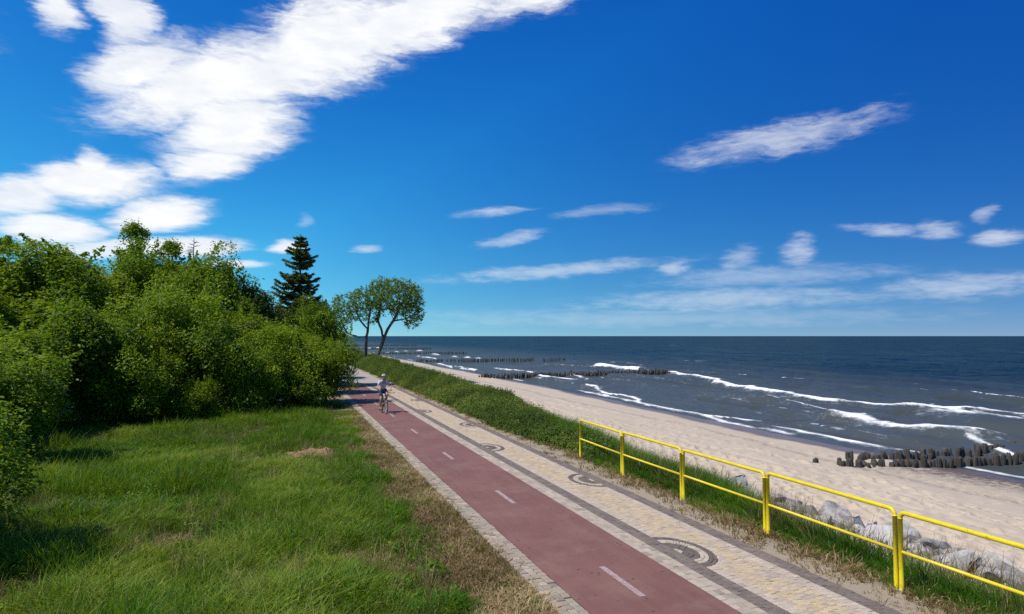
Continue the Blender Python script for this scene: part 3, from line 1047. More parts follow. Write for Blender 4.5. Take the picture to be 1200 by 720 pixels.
# ---- dune grass on the bank under the railing
x, y = field(19000, 8.35, 12.6, 4.5, 27, 1.25)
thick = sstep(8.3, 8.9, x + (fbm(x * 1.1, y * .8, 3) - .5) * .8) * sstep(12.4, 10.2, x + (fbm(x * .7, y * .6 + 8, 3) - .5) * 2.0 + 1.9 * sstep(14.5, 11, y) - .9 * sstep(14.5, 18, y))
thick *= 1 - .8 * np.exp(-(((x - 12.0) / 1.3) ** 2 + ((y - 22) / 1.6) ** 2))
keep = r.random(len(x)) < thick
x, y, thick = x[keep], y[keep], thick[keep]
tint = np.clip(.22 + (fbm(x * .6, y * .6, 3) - .5) * 1.3 + r.normal(0, .15, len(x)) + .25 * sstep(9.1, 8.4, x), 0, 1)
scl = (.40 + .75 * sstep(8.5, 9.6, x)) * (.5 + .65 * r.random(len(x))) * (1 - .15 * sstep(15, 11, y)) * (1 - .5 * sstep(9.9, 10.9, x) * sstep(17, 14, y))
wind = R(14)
scatter('dune_grass', np.c_[x, y, terrain(x, y) - .02], np.c_[r.normal(0, .15, len(x)), r.normal(0, .15, len(x)) + .1, r.random(len(x)) * 6.283], scl,
        r.integers(0, 4, len(x)), tint, tall_protos, 'tall green dune grass on the bank behind the yellow railing', 'grass')
x, y = field(3000, 8.9, 12.9, 4.5, 48, 1.2)
keep = (r.random(len(x)) < .35 + .65 * (fbm(x, y * .5, 3) > .5))
x, y = x[keep], y[keep]
scatter('dry_dune_stalks', np.c_[x, y, terrain(x, y) - .02], np.c_[r.normal(0, .2, len(x)), r.normal(.15, .15, len(x)), r.random(len(x)) * 6.283], .6 + .9 * r.random(len(x)),
        r.integers(0, 3, len(x)), np.clip(r.normal(.2, .2, len(x)), 0, 1), drytall_protos, 'thin dry stalks standing up along the dune crest', 'dry grass')

# ---- low dense shrubs along the promenade further on
sprigs = [proto('shrub_source', sprig_mesh(60 + k, 90, .30, .42, .062), m_shrub) for k in range(5)]
x, y = field(30000, 7.9, 13.4, 18.5, 120, 1.5)
edge_in = 8.25 + .45 * (fbm(y * .5, y * 0 + 1, 3) - .5) + .5 * sstep(26, 19, y)
edge_out = 12.2 + 1.4 * (fbm(y * .35, y * 0 + 5, 3) - .5) - 1.9 * sstep(36, 20, y)
keep = (x > edge_in) & (x < edge_out) & (r.random(len(x)) < .35 + .65 * sstep(17, 30, y) * 1.0 + .3)
x, y, ei, eo = x[keep], y[keep], edge_in[keep], edge_out[keep]
hump = sstep(0, .8, x - ei) * sstep(0, 1.3, eo - x)
top = hump * (.12 + .75 * fbm(x * .8, y * .6 + 2, 4)) * (.62 + .75 * sstep(24, 60, y))
z = terrain(x, y) + top * (1 - .55 * r.random(len(x)) ** 2) - .12
tint = np.clip(.34 + (fbm(x * .5 + 3, y * .35, 3) - .5) * 1.8 + r.normal(0, .18, len(x)) + .12 * sstep(40, 80, y), 0, 1)
scl = (.75 + .55 * r.random(len(x))) * (1 + .5 * sstep(45, 110, y))
scatter('dune_shrubs', np.c_[x, y, z], np.c_[r.normal(0, .3, len(x)), r.normal(0, .3, len(x)), r.random(len(x)) * 6.283], scl,
        r.integers(0, 5, len(x)), tint, sprigs, 'long low mass of dense green shrubs between promenade and beach', 'shrubs')

# weeds under the near bush on the left
x, y = field(500, -7.0, -2.6, 11, 22, 1.0)
keep = (np.hypot(x + 5.5 + (y - 15) * .27, (y - 16) * .30) < .95)
x, y = x[keep], y[keep]
scatter('broadleaf_weeds', np.c_[x, y, terrain(x, y) + .05], np.c_[r.normal(0, .2, (len(x), 2)), r.random(len(x)) * 6.283], .8 + .6 * r.random(len(x)),
        r.integers(0, 5, len(x)), np.clip(r.normal(.6, .2, len(x)), 0, 1), sprigs, 'leafy weeds in the shade below the near left bush', 'weeds')


# ------------------------------------------------------------------ trees
def crown_mesh(seed, rx, h, leaves, lsize, lobes=34, bottom=0.0, taper=.0, shoots=26, inner=.10):
    """leaf clumps over an uneven crown: centre axis at x = y = 0, from z = bottom to h"""
    r = np.random.default_rng(seed)
    hz_ = (h - bottom) / 2
    C = []
    for k in range(lobes):
        d = r.normal(size=3); d /= np.linalg.norm(d)
        if d[2] < -.35 and r.random() < .6: d[2] *= -1
        rad = (.38 + .52 * r.random()) * (1.22 if r.random() < .2 else 1.0)
        wx = 1 - taper * max(0, d[2])
        c = np.array((d[0] * rx * rad * wx, d[1] * rx * rad * wx, bottom + hz_ + d[2] * hz_ * rad))
        C.append((c, rx * (.20 + .22 * r.random()) * (1 - .3 * taper)))
    wts = np.array([q[1] ** 2 for q in C]); wts /= wts.sum()
    n = int(leaves * (1 - inner))
    pick = r.choice(lobes, n, p=wts)
    cc, rr = np.array([q[0] for q in C])[pick], np.array([q[1] for q in C])[pick]
    axis = np.array((0, 0, bottom + hz_))
    outw = cc - axis; outw /= np.maximum(np.linalg.norm(outw, axis=1, keepdims=True), .01)
    d = r.normal(size=(n, 3)) + outw * .55 + np.array((0, 0, .35)); d /= np.linalg.norm(d, axis=1, keepdims=True)
    pos = cc + d * (rr * (.55 + .5 * r.random(n) ** .6))[:, None] * np.array((1, 1, .85))
    # finer clumping: pull the leaves of each lobe to twig ends
    tw = r.normal(size=(lobes * 46, 3)); tw /= np.linalg.norm(tw, axis=1, keepdims=True)
    tp = pick * 46 + r.integers(0, 46, n)
    tpos = cc + tw[tp] * (rr * 1.0)[:, None] * np.array((1, 1, .85))
    k = (.80 * (r.random(n) < .72))[:, None]
    pos = pos * (1 - k) + (tpos + r.normal(0, lsize * 1.1, (n, 3))) * k
    nrm = d * .55 + np.array((0, 0, .95)) + r.normal(0, .5, (n, 3))
    lobe_t = r.normal(0, .27, lobes)
    tint = .5 + lobe_t[pick] + r.normal(0, .2, n)
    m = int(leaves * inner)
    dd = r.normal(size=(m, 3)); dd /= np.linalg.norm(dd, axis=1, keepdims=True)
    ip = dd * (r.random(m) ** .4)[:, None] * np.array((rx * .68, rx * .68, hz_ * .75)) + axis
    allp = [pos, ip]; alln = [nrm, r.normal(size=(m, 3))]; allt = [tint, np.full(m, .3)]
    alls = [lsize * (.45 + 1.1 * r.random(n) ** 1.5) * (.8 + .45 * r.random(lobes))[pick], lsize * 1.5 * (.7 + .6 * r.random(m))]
    for k in range(shoots):
        c, q = C[r.integers(lobes)]
        if c[2] < bottom + hz_ * .9: continue
        L = q * (.5 + .6 * r.random())
        ns = int(40 + 50 * r.random())
        tt = r.random(ns)
        dirv = np.array((r.normal(0, .55), r.normal(0, .55), 1.0))
        allp.append(c + dirv * (q * .7 + tt * L)[:, None] + r.normal(0, .10, (ns, 3)) * (1.2 - tt)[:, None])
        alln.append(r.normal(size=(ns, 3)) + np.array((0, 0, .4))); allt.append(.55 + r.normal(0, .15, ns)); alls.append(lsize * (.7 + .6 * r.random(ns)))
    P_, N_, S_, T_ = np.concatenate(allp), np.concatenate(alln), np.concatenate(alls), np.clip(np.concatenate(allt), 0, 1)
    P_[:, 2] = np.maximum(P_[:, 2], .03)
    v, f, tt = leaf_quads(P_, N_, S_, T_, r)
    return make_mesh('crown', v, f, attrs={'tint': tt})


def trunk_mesh(seed, h, r0, rx, stems=3):
    r = random.Random(seed)
    mb = MB()
    for k in range(stems):
        a = r.random() * 6.28
        lean = rx * (.25 if stems > 1 else .05)
        pts = [Vector((math.cos(a) * .10 * stems * .5, math.sin(a) * .10 * stems * .5, -.15))]
        for i in range(1, 6):
            tt = i / 5
            pts.append(Vector((math.cos(a) * lean * tt + r.gauss(0, .05), math.sin(a) * lean * tt + r.gauss(0, .05), h * .8 * tt)))
        mb.tube(pts, [r0 * (1.15 - .95 * i / 5) for i in range(6)], 7)
        for j in range(5):
            i = 1 + j % 4
            b = r.random() * 6.28
            e = pts[i] + Vector((math.cos(b) * rx * .7, math.sin(b) * rx * .7, h * .16))
            mb.tube([pts[i], pts[i].lerp(e, .5) + Vector((0, 0, .1)), e], [r0 * .45, r0 * .28, r0 * .08], 5)
    return mb.mesh('trunk', True)


PROTO = {}


def kind(key, seed, rx, h, leaves, ls, mat, **kw):
    tk = kw.pop('stems', 3)
    PROTO[key] = (crown_mesh(seed, rx, h, leaves, ls, **kw), trunk_mesh(seed, h, .05 + .012 * h, rx, tk), rx, h, mat)


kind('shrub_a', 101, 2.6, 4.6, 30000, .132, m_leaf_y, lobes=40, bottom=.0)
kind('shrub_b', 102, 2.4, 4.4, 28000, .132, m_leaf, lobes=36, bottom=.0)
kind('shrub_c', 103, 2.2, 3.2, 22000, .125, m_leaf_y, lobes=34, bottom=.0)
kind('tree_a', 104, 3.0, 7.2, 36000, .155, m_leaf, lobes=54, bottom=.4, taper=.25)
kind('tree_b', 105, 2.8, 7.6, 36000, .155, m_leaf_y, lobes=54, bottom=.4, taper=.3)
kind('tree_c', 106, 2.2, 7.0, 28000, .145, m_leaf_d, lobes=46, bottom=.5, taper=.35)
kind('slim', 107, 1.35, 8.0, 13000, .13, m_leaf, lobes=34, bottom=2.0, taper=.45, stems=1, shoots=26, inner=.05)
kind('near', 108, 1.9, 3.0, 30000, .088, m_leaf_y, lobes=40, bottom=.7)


def plant(key, name, loc, rx, h, rz, label, cat='tree', group=None):
    cm, tm, r0, h0, mat = PROTO[key]
    o = empty(name, loc, rz)
    kx, kz = rx / r0, h / h0
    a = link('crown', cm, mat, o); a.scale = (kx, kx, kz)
    b = link('trunk', tm, m_bark, o); b.scale = (min(kx, kz), min(kx, kz), kz)
    return tag(o, label, cat, group)


def at(px, Zc):
    """world (x, y) at camera depth Zc and horizontal slope px = X/Z right of the optical axis"""
    X = px * Zc
    return (X * math.cos(YAW) + Zc * math.sin(YAW), -X * math.sin(YAW) + Zc * math.cos(YAW))


G = 'trees and bushes of the coastal thicket'
# prototype, name, (x, y), radius, height, turn, label
TREES = [
    ('near', 'bush', (-6.0, 12.9), 2.0, 3.05, .4, 'sunlit bush nearest the camera at the left picture edge'),
    ('shrub_a', 'bush', (-10.9, 28.6), 3.5, 4.0, 1.0, 'broad rounded bush bulging forward at the left of the thicket'),
    ('shrub_b', 'bush', (-8.4, 22.4), 2.3, 3.4, 2.2, 'dark bush right behind the nearest left bush'),
    ('shrub_b', 'bush', (-7.6, 32.0), 2.5, 5.1, 3.1, 'dark green bush in the hollow between the two sunlit mounds'),
    ('shrub_a', 'bush', (-3.6, 35.3), 2.9, 5.7, 4.0, 'high dome-shaped bush in the middle of the thicket front'),
    ('shrub_c', 'bush', (-6.0, 32.0), 1.9, 2.6, 5.0, 'low dark bush at the foot of the dome-shaped bush'),
    ('shrub_c', 'bush', (-1.6, 33.8), 1.9, 3.2, .2, 'small bush before the dome-shaped bush near the meadow edge'),
    ('shrub_a', 'bush', (.4, 36.8), 2.3, 4.1, 2.9, 'yellow-green bush below the spruce by the cycle path'),
    ('shrub_c', 'bush', (2.2, 38.5), 1.75, 3.2, 4.4, 'bush leaning over the cycle path edge beyond the meadow'),
    ('tree_a', 'tree', (2.0, 44.6), 1.9, 6.0, 1.3, 'tree just right of the spruce behind the bush leaning over the path'),
    ('tree_b', 'tree', (2.4, 50.5), 1.8, 6.2, 4.1, 'farther tree beside the spruce overhanging the far path'),
    ('shrub_b', 'bush', (-9.4, 26.4), 1.7, 2.4, 1.7, 'low shady bush at the left rear corner of the meadow'),
    ('shrub_b', 'bush', (-8.6, 18.2), 1.7, 2.5, 5.2, 'shaded bush between the nearest left bush and the thicket'),
    ('shrub_b', 'bush', (-4.9, 37.6), 2.2, 3.0, .8, 'low bush in the shade behind the small meadow-edge bush'),
    ('shrub_c', 'bush', (-.4, 39.5), 2.2, 3.0, 1.8, 'low bush in the shade under the yellow-green bush'),
    ('shrub_b', 'bush', (-9.8, 35.5), 2.4, 3.4, 2.8, 'shaded bush deep behind the dark green hollow bush'),
    ('shrub_c', 'bush', (-9.6, 30.0), 2.0, 3.3, 3.9, 'bush wedged between the broad left bush and the dark hollow'),
    ('shrub_b', 'bush', (-5.6, 38.4), 2.7, 6.4, 1.1, 'bush shoulder rising left behind the dome-shaped bush'),
    ('shrub_a', 'bush', (-1.6, 39.6), 2.5, 4.9, 2.1, 'bush shoulder rising right behind the dome-shaped bush'),
    ('shrub_b', 'bush', (-9.3, 38.4), 2.8, 6.6, 3.3, 'high bush above the dark hollow of the thicket'),
    ('shrub_c', 'bush', (-3.9, 32.5), 1.3, 1.7, 4.8, 'knee-high leafy shrub on the meadow before the dome-shaped bush'),
    ('shrub_b', 'bush', (.9, 35.2), 1.3, 1.9, 3.7, 'low shrub at the meadow corner nearest the cycle path'),
    ('tree_b', 'tree', (-14.6, 35.0), 3.8, 7.7, .5, 'bright green tree rising behind the broad left bush'),
    ('tree_b', 'tree', (-11.8, 40.0), 3.9, 8.5, 2.5, 'light green tree below the tall slim tree top'),
    ('tree_a', 'tree', (-7.8, 42.5), 3.4, 8.6, 3.5, 'green tree behind the dark hollow of the thicket'),
    ('tree_a', 'tree', (-4.4, 44.8), 3.3, 8.9, 4.5, 'high rounded green tree left of the spruce'),
    ('tree_c', 'tree', (-2.2, 46.5), 2.7, 7.6, 5.5, 'dull dark tree touching the left side of the spruce'),
    ('tree_c', 'tree', (.3, 53.5), 2.2, 6.6, .9, 'dark tree just right of the spruce foot'),
    ('tree_b', 'tree', (2.0, 60.0), 2.3, 6.6, 1.9, 'green tree between the spruce and the two leaning trees'),
    ('tree_c', 'tree', (2.2, 70.0), 2.4, 6.4, 2.9, 'dark tree at the far end of the thicket by the pavement'),
    ('slim', 'tree', (-10.6, 58.5), 1.9, 12.6, .3, 'tall slim dark tree standing highest above the left thicket'),
    ('slim', 'tree', (-8.0, 59.5), 2.0, 11.4, 1.3, 'slim dark tree just right of the tallest left tree top'),
    ('tree_c', 'tree', (-19.0, 51.0), 3.4, 10.3, 2.3, 'dark tree top at the upper left picture edge'),
    ('slim', 'tree', (-17.9, 53.5), 2.2, 10.3, 3.3, 'slim dark tree top between the left edge and the tallest tree'),
    ('tree_c', 'tree', (-4.6, 58.0), 2.6, 10.0, 4.3, 'dark tree top rising over the rounded green tree'),
    ('tree_c', 'tree', (-13.6, 52.0), 3.2, 10.2, 5.3, 'dull tree top left of the tallest slim tree'),
]
for key, nm, (tx, ty), rx, h, rz, lab in TREES:
    plant(key, nm, (tx, ty, float(terrain(tx, ty)) - .05), rx, h, rz, lab, nm, G)


# ---- bare dead tree top
def bare_tree():
    r = random.Random(9)
    o = empty('dead_tree', (-7.0, 61.5, -.1))
    mb = MB()
    trunk = [Vector((r.gauss(0, .06), r.gauss(0, .06), 11.8 * i / 7)) for i in range(8)]
    mb.tube(trunk, [.16 - .02 * i for i in range(8)], 6)
    mb.build('trunk', m_bark_grey, o, True)
    tb = MB()
    for k in range(46):
        z = 6.5 + 5.1 * k / 46
        a = r.random() * 6.28
        L = (11.9 - z) * .30 + .25
        e = Vector((math.cos(a) * L, math.sin(a) * L, z + .12 * L))
        tb.tube([(0, 0, z), Vector((0, 0, z)).lerp(e, .5) + Vector((0, 0, .06)), e], [.035, .022, .008], 4)
        for q in range(3):
            b = Vector((0, 0, z)).lerp(e, .4 + .2 * q)
            tb.tube([b, b + Vector((r.gauss(0, .2), r.gauss(0, .2), .12))], [.014, .005], 3)
    tb.build('twigs', m_bark_grey, o)
    tag(o, 'bare grey dead tree top sticking out above the thicket', 'tree')


bare_tree()


# ---- spruce
def spruce(loc, h, rad):
    r = np.random.default_rng(77)
    o = empty('spruce', loc)
    MB().tube([(0, 0, -.2), (.03, 0, h * .5), (0, .02, h)], [.2, .11, .012], 8).build('trunk', m_bark, o, True)
    tb = MB()
    P_, N_, S_, T_ = [], [], [], []
    z = 1.0
    while z < h - .35:
        frac = (h - z) / (h - 1.0)
        nb = 6
        a0 = r.random() * 6.28
        for k in range(nb):
            L = rad * (frac ** .7) * (.35 + .95 * r.random() ** 1.3) + .15
            a = a0 + 6.283 * k / nb + r.normal(0, .15)
            d = np.array((math.cos(a), math.sin(a), 0))
            droop = -.22 * L * (1 if frac > .25 else -.6)
            pts = [np.array((0, 0, z)) + d * L * q + np.array((0, 0, droop * math.sin(q * 2.2) + .22 * L * q ** 3)) for q in (0, .35, .7, 1)]
            tb.tube(pts, [.03, .022, .014, .005], 4)
            n = int(60 + 190 * L)
            q = .15 + .85 * r.random(n)
            seg = np.minimum((q * 3).astype(int), 2); ff = q * 3 - seg
            pa = np.array(pts)
            c = pa[seg] * (1 - ff)[:, None] + pa[seg + 1] * ff[:, None]
            side = np.cross(d, (0, 0, 1))
            wd = (.30 * L * (1 - .55 * q) + .06) * r.normal(0, .6, n)
            c = c + side * wd[:, None] + np.c_[np.zeros((n, 2)), -.16 * np.abs(wd) - .10 * r.random(n)]
            P_.append(c); N_.append(r.normal(0, .5, (n, 3)) + np.array((0, 0, 1)))
            S_.append(.13 + .15 * r.random(n)); T_.append(.5 + r.normal(0, .18, n))
        z += .22 + .14 * r.random()
    tb.build('branches', m_bark, o)
    top = 60
    P_.append(np.c_[r.normal(0, .05, (top, 2)), h - .7 * r.random(top)]); N_.append(r.normal(size=(top, 3))); S_.append(np.full(top, .10)); T_.append(np.full(top, .5))
    v, f, tt = leaf_quads(np.concatenate(P_), np.concatenate(N_), np.concatenate(S_), np.clip(np.concatenate(T_), 0, 1), r, .38)
    link('crown', make_mesh('crown', v, f, attrs={'tint': tt}), m_needle, o)
    tag(o, 'dark pointed spruce towering over the right end of the thicket', 'spruce')


spruce((1.15, 50.9, -.1), 11.0, 2.8)


# ---- the two wind-shaped trees: grown by space colonisation towards their crown volumes
def grown_tree(name, loc, trunks, volumes, seed, label, leaf_n=11, leaf_size=.20, r_tip=.019, natt=700):
    r = np.random.default_rng(seed)
    A = []
    tot = sum(v[3] * v[4] * v[5] for v in volumes)
    for (cx, cy, cz, ax, ay, azr) in volumes:
        n = int(natt * ax * ay * azr / tot)
        d = r.normal(size=(n, 3)); d /= np.linalg.norm(d, axis=1, keepdims=True)
        rr = (.35 + .65 * r.random(n) ** .5)[:, None]
        A.append(np.array((cx, cy, cz)) + d * rr * np.array((ax, ay, azr)))
    A = np.concatenate(A)
    nodes, par = [], []
    for pts, start in trunks:
        prev = start
        if start < 0:
            nodes.append(np.array(pts[0], float)); par.append(-1); prev = len(nodes) - 1; pts = pts[1:]
        for q in pts:
            a = nodes[prev]; q = np.array(q, float)
            k = max(1, int(np.linalg.norm(q - a) / .35))
            for i in range(1, k + 1):
                nodes.append(a + (q - a) * i / k + r.normal(0, .025, 3)); par.append(prev); prev = len(nodes) - 1
    alive = np.ones(len(A), bool)
    for it in range(70):
        nd = np.array(nodes)
        al = np.where(alive)[0]
        if not len(al): break
        D = np.linalg.norm(A[al][:, None, :] - nd[None], axis=2)
        j = D.argmin(1); dm = D[np.arange(len(al)), j]
        ok = dm < 2.6
        alive[al[dm < .32]] = False
        acc = {}
        for a_, n_ in zip(al[ok], j[ok]):
            v_ = A[a_] - nd[n_]
            acc[n_] = acc.get(n_, 0) + v_ / (np.linalg.norm(v_) + 1e-6)
        if not acc: break
        for n_, v_ in acc.items():
            v_ = v_ + r.normal(0, .25, 3)
            nodes.append(nd[n_] + v_ / (np.linalg.norm(v_) + 1e-6) * .26); par.append(n_)
        if len(nodes) > 3200: break
    nd = np.array(nodes); n = len(nd)
    kids = [[] for _ in range(n)]
    for i, q in enumerate(par):
        if q >= 0: kids[q].append(i)
    rad = np.zeros(n)
    order = list(range(n))
    for i in sorted(order, reverse=True):
        rad[i] = max(r_tip, sum(rad[k] ** 2.35 for k in kids[i]) ** (1 / 2.35)) if kids[i] else r_tip
    o = empty(name, loc)
    V, F = [], []
    sides = 5
    for i in range(n):
        if par[i] < 0: continue
        a, b = nd[par[i]], nd[i]
        d = Vector(b - a)
        if d.length < 1e-4: continue
        d.normalize()
        u_ = d.cross(Vector((.31, .87, .12))).normalized(); w_ = d.cross(u_)
        base = len(V)
        ra = rad[par[i]] if (par[par[i]] < 0 or rad[par[i]] < rad[i] * 1.5) else rad[i] * 1.1
        for (c, q) in ((a, ra), (b, rad[i])):
            for k in range(sides):
                t_ = 6.283 * k / sides
                V.append(tuple(Vector(c) + (u_ * math.cos(t_) + w_ * math.sin(t_)) * q))
        for k in range(sides):
            k2 = (k + 1) % sides
            F.append((base + k, base + k2, base + sides + k2, base + sides + k))
    link('trunk', make_mesh('trunk', np.array(V), np.array(F), True), m_bark, o)
    tips = np.where(rad < r_tip * 1.75)[0]
    tips = tips[r.random(len(tips)) < .8]
    c = np.repeat(nd[tips], leaf_n, 0) + r.normal(0, .13, (len(tips) * leaf_n, 3))
    nn = len(c)
    tt0 = np.repeat(r.normal(.45, .2, len(tips)), leaf_n) + r.normal(0, .12, nn)
    v, f, tt = leaf_quads(c, r.normal(0, .7, (nn, 3)) + np.array((0, 0, .8)), leaf_size * (.6 + .8 * r.random(nn)), np.clip(tt0, 0, 1), r, .6)
    link('crown', make_mesh('crown', v, f, attrs={'tint': tt}), m_leaf, o)
    return tag(o, label, 'tree', 'wind-shaped trees beside the promenade')


ca, sa = math.cos(YAW), math.sin(YAW)


def W(x, y, z):      # sideways x, depth y, height z as seen along the promenade from the south
    return (x * ca + y * sa, -x * sa + y * ca, z)


def vol(x, y, z, a, b, c): return (*W(x, y, z), a, b, c)


grown_tree('tree', (9.3, 81.6, -.05),
           [([W(0, 0, -.2), W(.05, 0, 2), W(.1, .1, 4.0), W(.35, .1, 5.6), W(.7, 0, 7.6)], -1),
            ([W(-.9, .1, 3.55), W(-1.9, -.1, 3.9), W(-2.7, 0, 4.8)], 10),
            ([W(-.5, -.6, 5.4), W(-.9, -1.0, 6.6)], 12)],
           [vol(-2.6, 0, 6.7, 1.8, 1.8, 2.0), vol(-.6, .2, 7.6, 1.8, 1.9, 1.9), vol(.7, 0, 6.6, 1.2, 1.4, 1.7)], 5,
           'left of two leaning trees, upright trunk with a branch to the left', natt=620)
grown_tree('tree', (10.35, 81.2, -.05),
           [([W(0, 0, -.2), W(.45, 0, 1.6), W(.95, .1, 3.2), W(1.45, .1, 4.4), W(2.3, .2, 5.8), W(3.0, .1, 7.4)], -1),
            ([W(.7, 0, 4.6), W(.3, -.1, 5.4), W(.6, .1, 7.4)], 9),
            ([W(2.3, -.7, 5.4), W(3.6, -.6, 5.6)], 12)],
           [vol(2.4, 0, 8.2, 3.3, 2.5, 2.3), vol(4.2, .2, 7.0, 1.7, 1.8, 2.5), vol(.8, .3, 9.2, 1.7, 1.6, 1.5)], 6,
           'right of two leaning trees, trunk slanting seawards under a wide crown', natt=1250)

# ---- heap of cut dry grass on the meadow
hr = np.random.default_rng(31)
heap = empty('cut_grass_heap', (.55, 21.9, float(terrain(.55, 21.9)) - .02))
heap.scale = (1.35, 1.0, .9)
xs = np.linspace(-1.25, 1.25, 34); ys = np.linspace(-.85, .85, 26)
hm = grid_mesh('mound', xs, ys, lambda X, Y: .36 * np.maximum(0, 1 - (X / 1.2) ** 2 - (Y / .8) ** 2) ** .7 * np.maximum(0, 2.6 * fbm(X * 1.7 + 9, Y * 1.7 + 4, 4) - .5) - .04)
m_heap = simple('cut_dry_grass', (.17, .095, .04), (.40, .26, .13), 18, .95, .8, .05)
link('mound', hm, m_heap, heap)
V, Q = [], []
for k in range(1500):
    a, d = hr.random() * 6.283, math.sqrt(hr.random())
    px_, py_ = 1.15 * d * math.cos(a), .75 * d * math.sin(a)
    k_ = 2.6 * float(fbm(np.array(px_ * 1.7 + 9), np.array(py_ * 1.7 + 4), 4)) - .75
    if k_ < .15: continue
    pz_ = .36 * max(0, 1 - d * d) ** .7 * k_ - .03
    b = hr.random() * 6.283
    dv = np.array((math.cos(b), math.sin(b), hr.normal(.15, .3))) * (.1 + .16 * hr.random())
    sd = np.array((-math.sin(b), math.cos(b), 0)) * .006
    c = np.array((px_, py_, pz_ + .01)); n = len(V)
    V += [c - sd, c + sd, c + dv + sd, c + dv - sd]; Q.append((n, n + 1, n + 2, n + 3))
tag(link('loose_straw', make_mesh('loose_straw', np.array(V), np.array(Q)), m_heap, heap), kind='stuff')
tag(heap, 'low reddish heap of cut dry grass on the meadow', 'grass heap')

# ------------------------------------------------------------------ yellow railing
m_yellow, t, p = material('yellow_paint')
P = t.pos()
n = t.noise(P, 7, 6, .7)
c = t.mix(t.step(n, .35, .7), (.66, .49, .008), (.74, .58, .015))
c = t.mix(t.step(t.noise(P, 16, 6, .75), .60, .68, 0, .8), c, (.30, .13, .02))
t.link(c, p.inputs['Base Color'])
p.inputs['Roughness'].default_value = .42
t.link(t.bump(n, .15, .004), p.inputs['Normal'])
m_foot = simple('concrete_footing', (.22, .19, .15), (.34, .30, .25), 30)
RAIL = [(8.44, 4.75), (8.43, 7.66), (8.46, 10.52), (8.45, 13.28), (8.44, 16.08), (8.52, 18.95)]
rail_lab = ['yellow railing panel nearest the camera, leaving the picture at the right', 'second yellow railing panel from the camera, in front of the main rocks',
            'middle yellow railing panel, third from the camera', 'fourth yellow railing panel from the camera, in front of small rocks', 'farthest yellow railing panel where the railing begins by the shrubs']
for k in range(5):
    (xa, ya), (xb, yb) = RAIL[k], RAIL[k + 1]
    d = Vector((xb - xa, yb - ya, 0)); L = d.length; d.normalize()
    a = Vector((xa, ya, 0)) + d * .045; b = Vector((xb, yb, 0)) - d * .045
    za, zb = float(terrain(a.x, a.y)), float(terrain(b.x, b.y))
    o = empty('railing_panel', (a.x, a.y, za))
    wl = lambda q: Vector(q) - Vector((a.x, a.y, za))
    top = 1.08 + .015 * (k % 2)
    rr = .09
    # posts end where the bent top tube takes over
    for q, zq in ((a, za), (b, zb)):
        pst = MB().tube([wl((q.x, q.y, zq - .35)), wl((q.x, q.y, top - rr))], .033, 12).build('post', m_yellow, o, True)
        MB().tube([wl((q.x, q.y, zq - .06)), wl((q.x, q.y, zq + .012))], [.085, .075], 10).build('footing', m_foot, o)
    arc = []
    for i in range(7):
        th = math.pi / 2 * i / 6
        arc.append(Vector((a.x, a.y, top - rr)) + d * (rr - rr * math.cos(th)) + Vector((0, 0, rr * math.sin(th))))
    for i in range(6, -1, -1):
        th = math.pi / 2 * i / 6
        arc.append(Vector((b.x, b.y, top - rr)) - d * (rr - rr * math.cos(th)) + Vector((0, 0, rr * math.sin(th))))
    MB().tube([wl(q) for q in arc], .0325, 12).build('top_rail', m_yellow, o, True)
    MB().tube([wl((a.x + d.x * .02, a.y + d.y * .02, .52)), wl((b.x - d.x * .02, b.y - d.y * .02, .52))], .024, 10).build('lower_rail', m_yellow, o, True)
    tag(o, rail_lab[k], 'railing', 'yellow railing panels along the promenade')

# ------------------------------------------------------------------ groynes
m_pile, t, p = material('weathered_dark_timber')
P = t.pos()
mpp = t.new('ShaderNodeMapping'); t.link(P, mpp.inputs['Vector']); mpp.inputs['Scale'].default_value = (9, 9, 1.2)
n = t.noise(mpp.outputs[0], 2.5, 6, .7)
oi = t.new('ShaderNodeObjectInfo').outputs['Random']
c = t.mix(t.step(n, .3, .7), (.020, .0165, .0135), (.080, .066, .053))
c = t.mix(t.math('MULTIPLY', t.math('POWER', oi, 3.0), .5), c, (.12, .10, .085))
t.link(c, p.inputs['Base Color']); p.inputs['Roughness'].default_value = .8
t.link(t.bump(n, .7, .03), p.inputs['Normal'])


def pile_mesh(seed):
    r = np.random.default_rng(seed)
    n = 9
    ang = np.arange(n) * 6.283 / n
    prof = 1 + r.normal(0, .07, n)
    rings = []
    for zz, rs in ((-1.2, 1.05), (.55, 1.0), (.85, .97), (.97, .86), (1.0, .55)):
        k = rs * prof * .115
        rings.append(np.c_[np.cos(ang) * k, np.sin(ang) * k, zz + (r.normal(0, .03, n) if zz > .8 else np.zeros(n))])
    v = np.concatenate(rings + [np.array([[0, 0, .99 + r.normal(0, .02)]])])
    f = []
    for j in range(4):
        for k in range(n): f.append((j * n + k, j * n + (k + 1) % n, (j + 1) * n + (k + 1) % n, (j + 1) * n + k))
    tri = [(4 * n + k, 4 * n + (k + 1) % n, 5 * n) for k in range(n)]
    return make_mesh('pile', v, [np.array(f), np.array(tri)])


piles = [pile_mesh(200 + k) for k in range(7)]


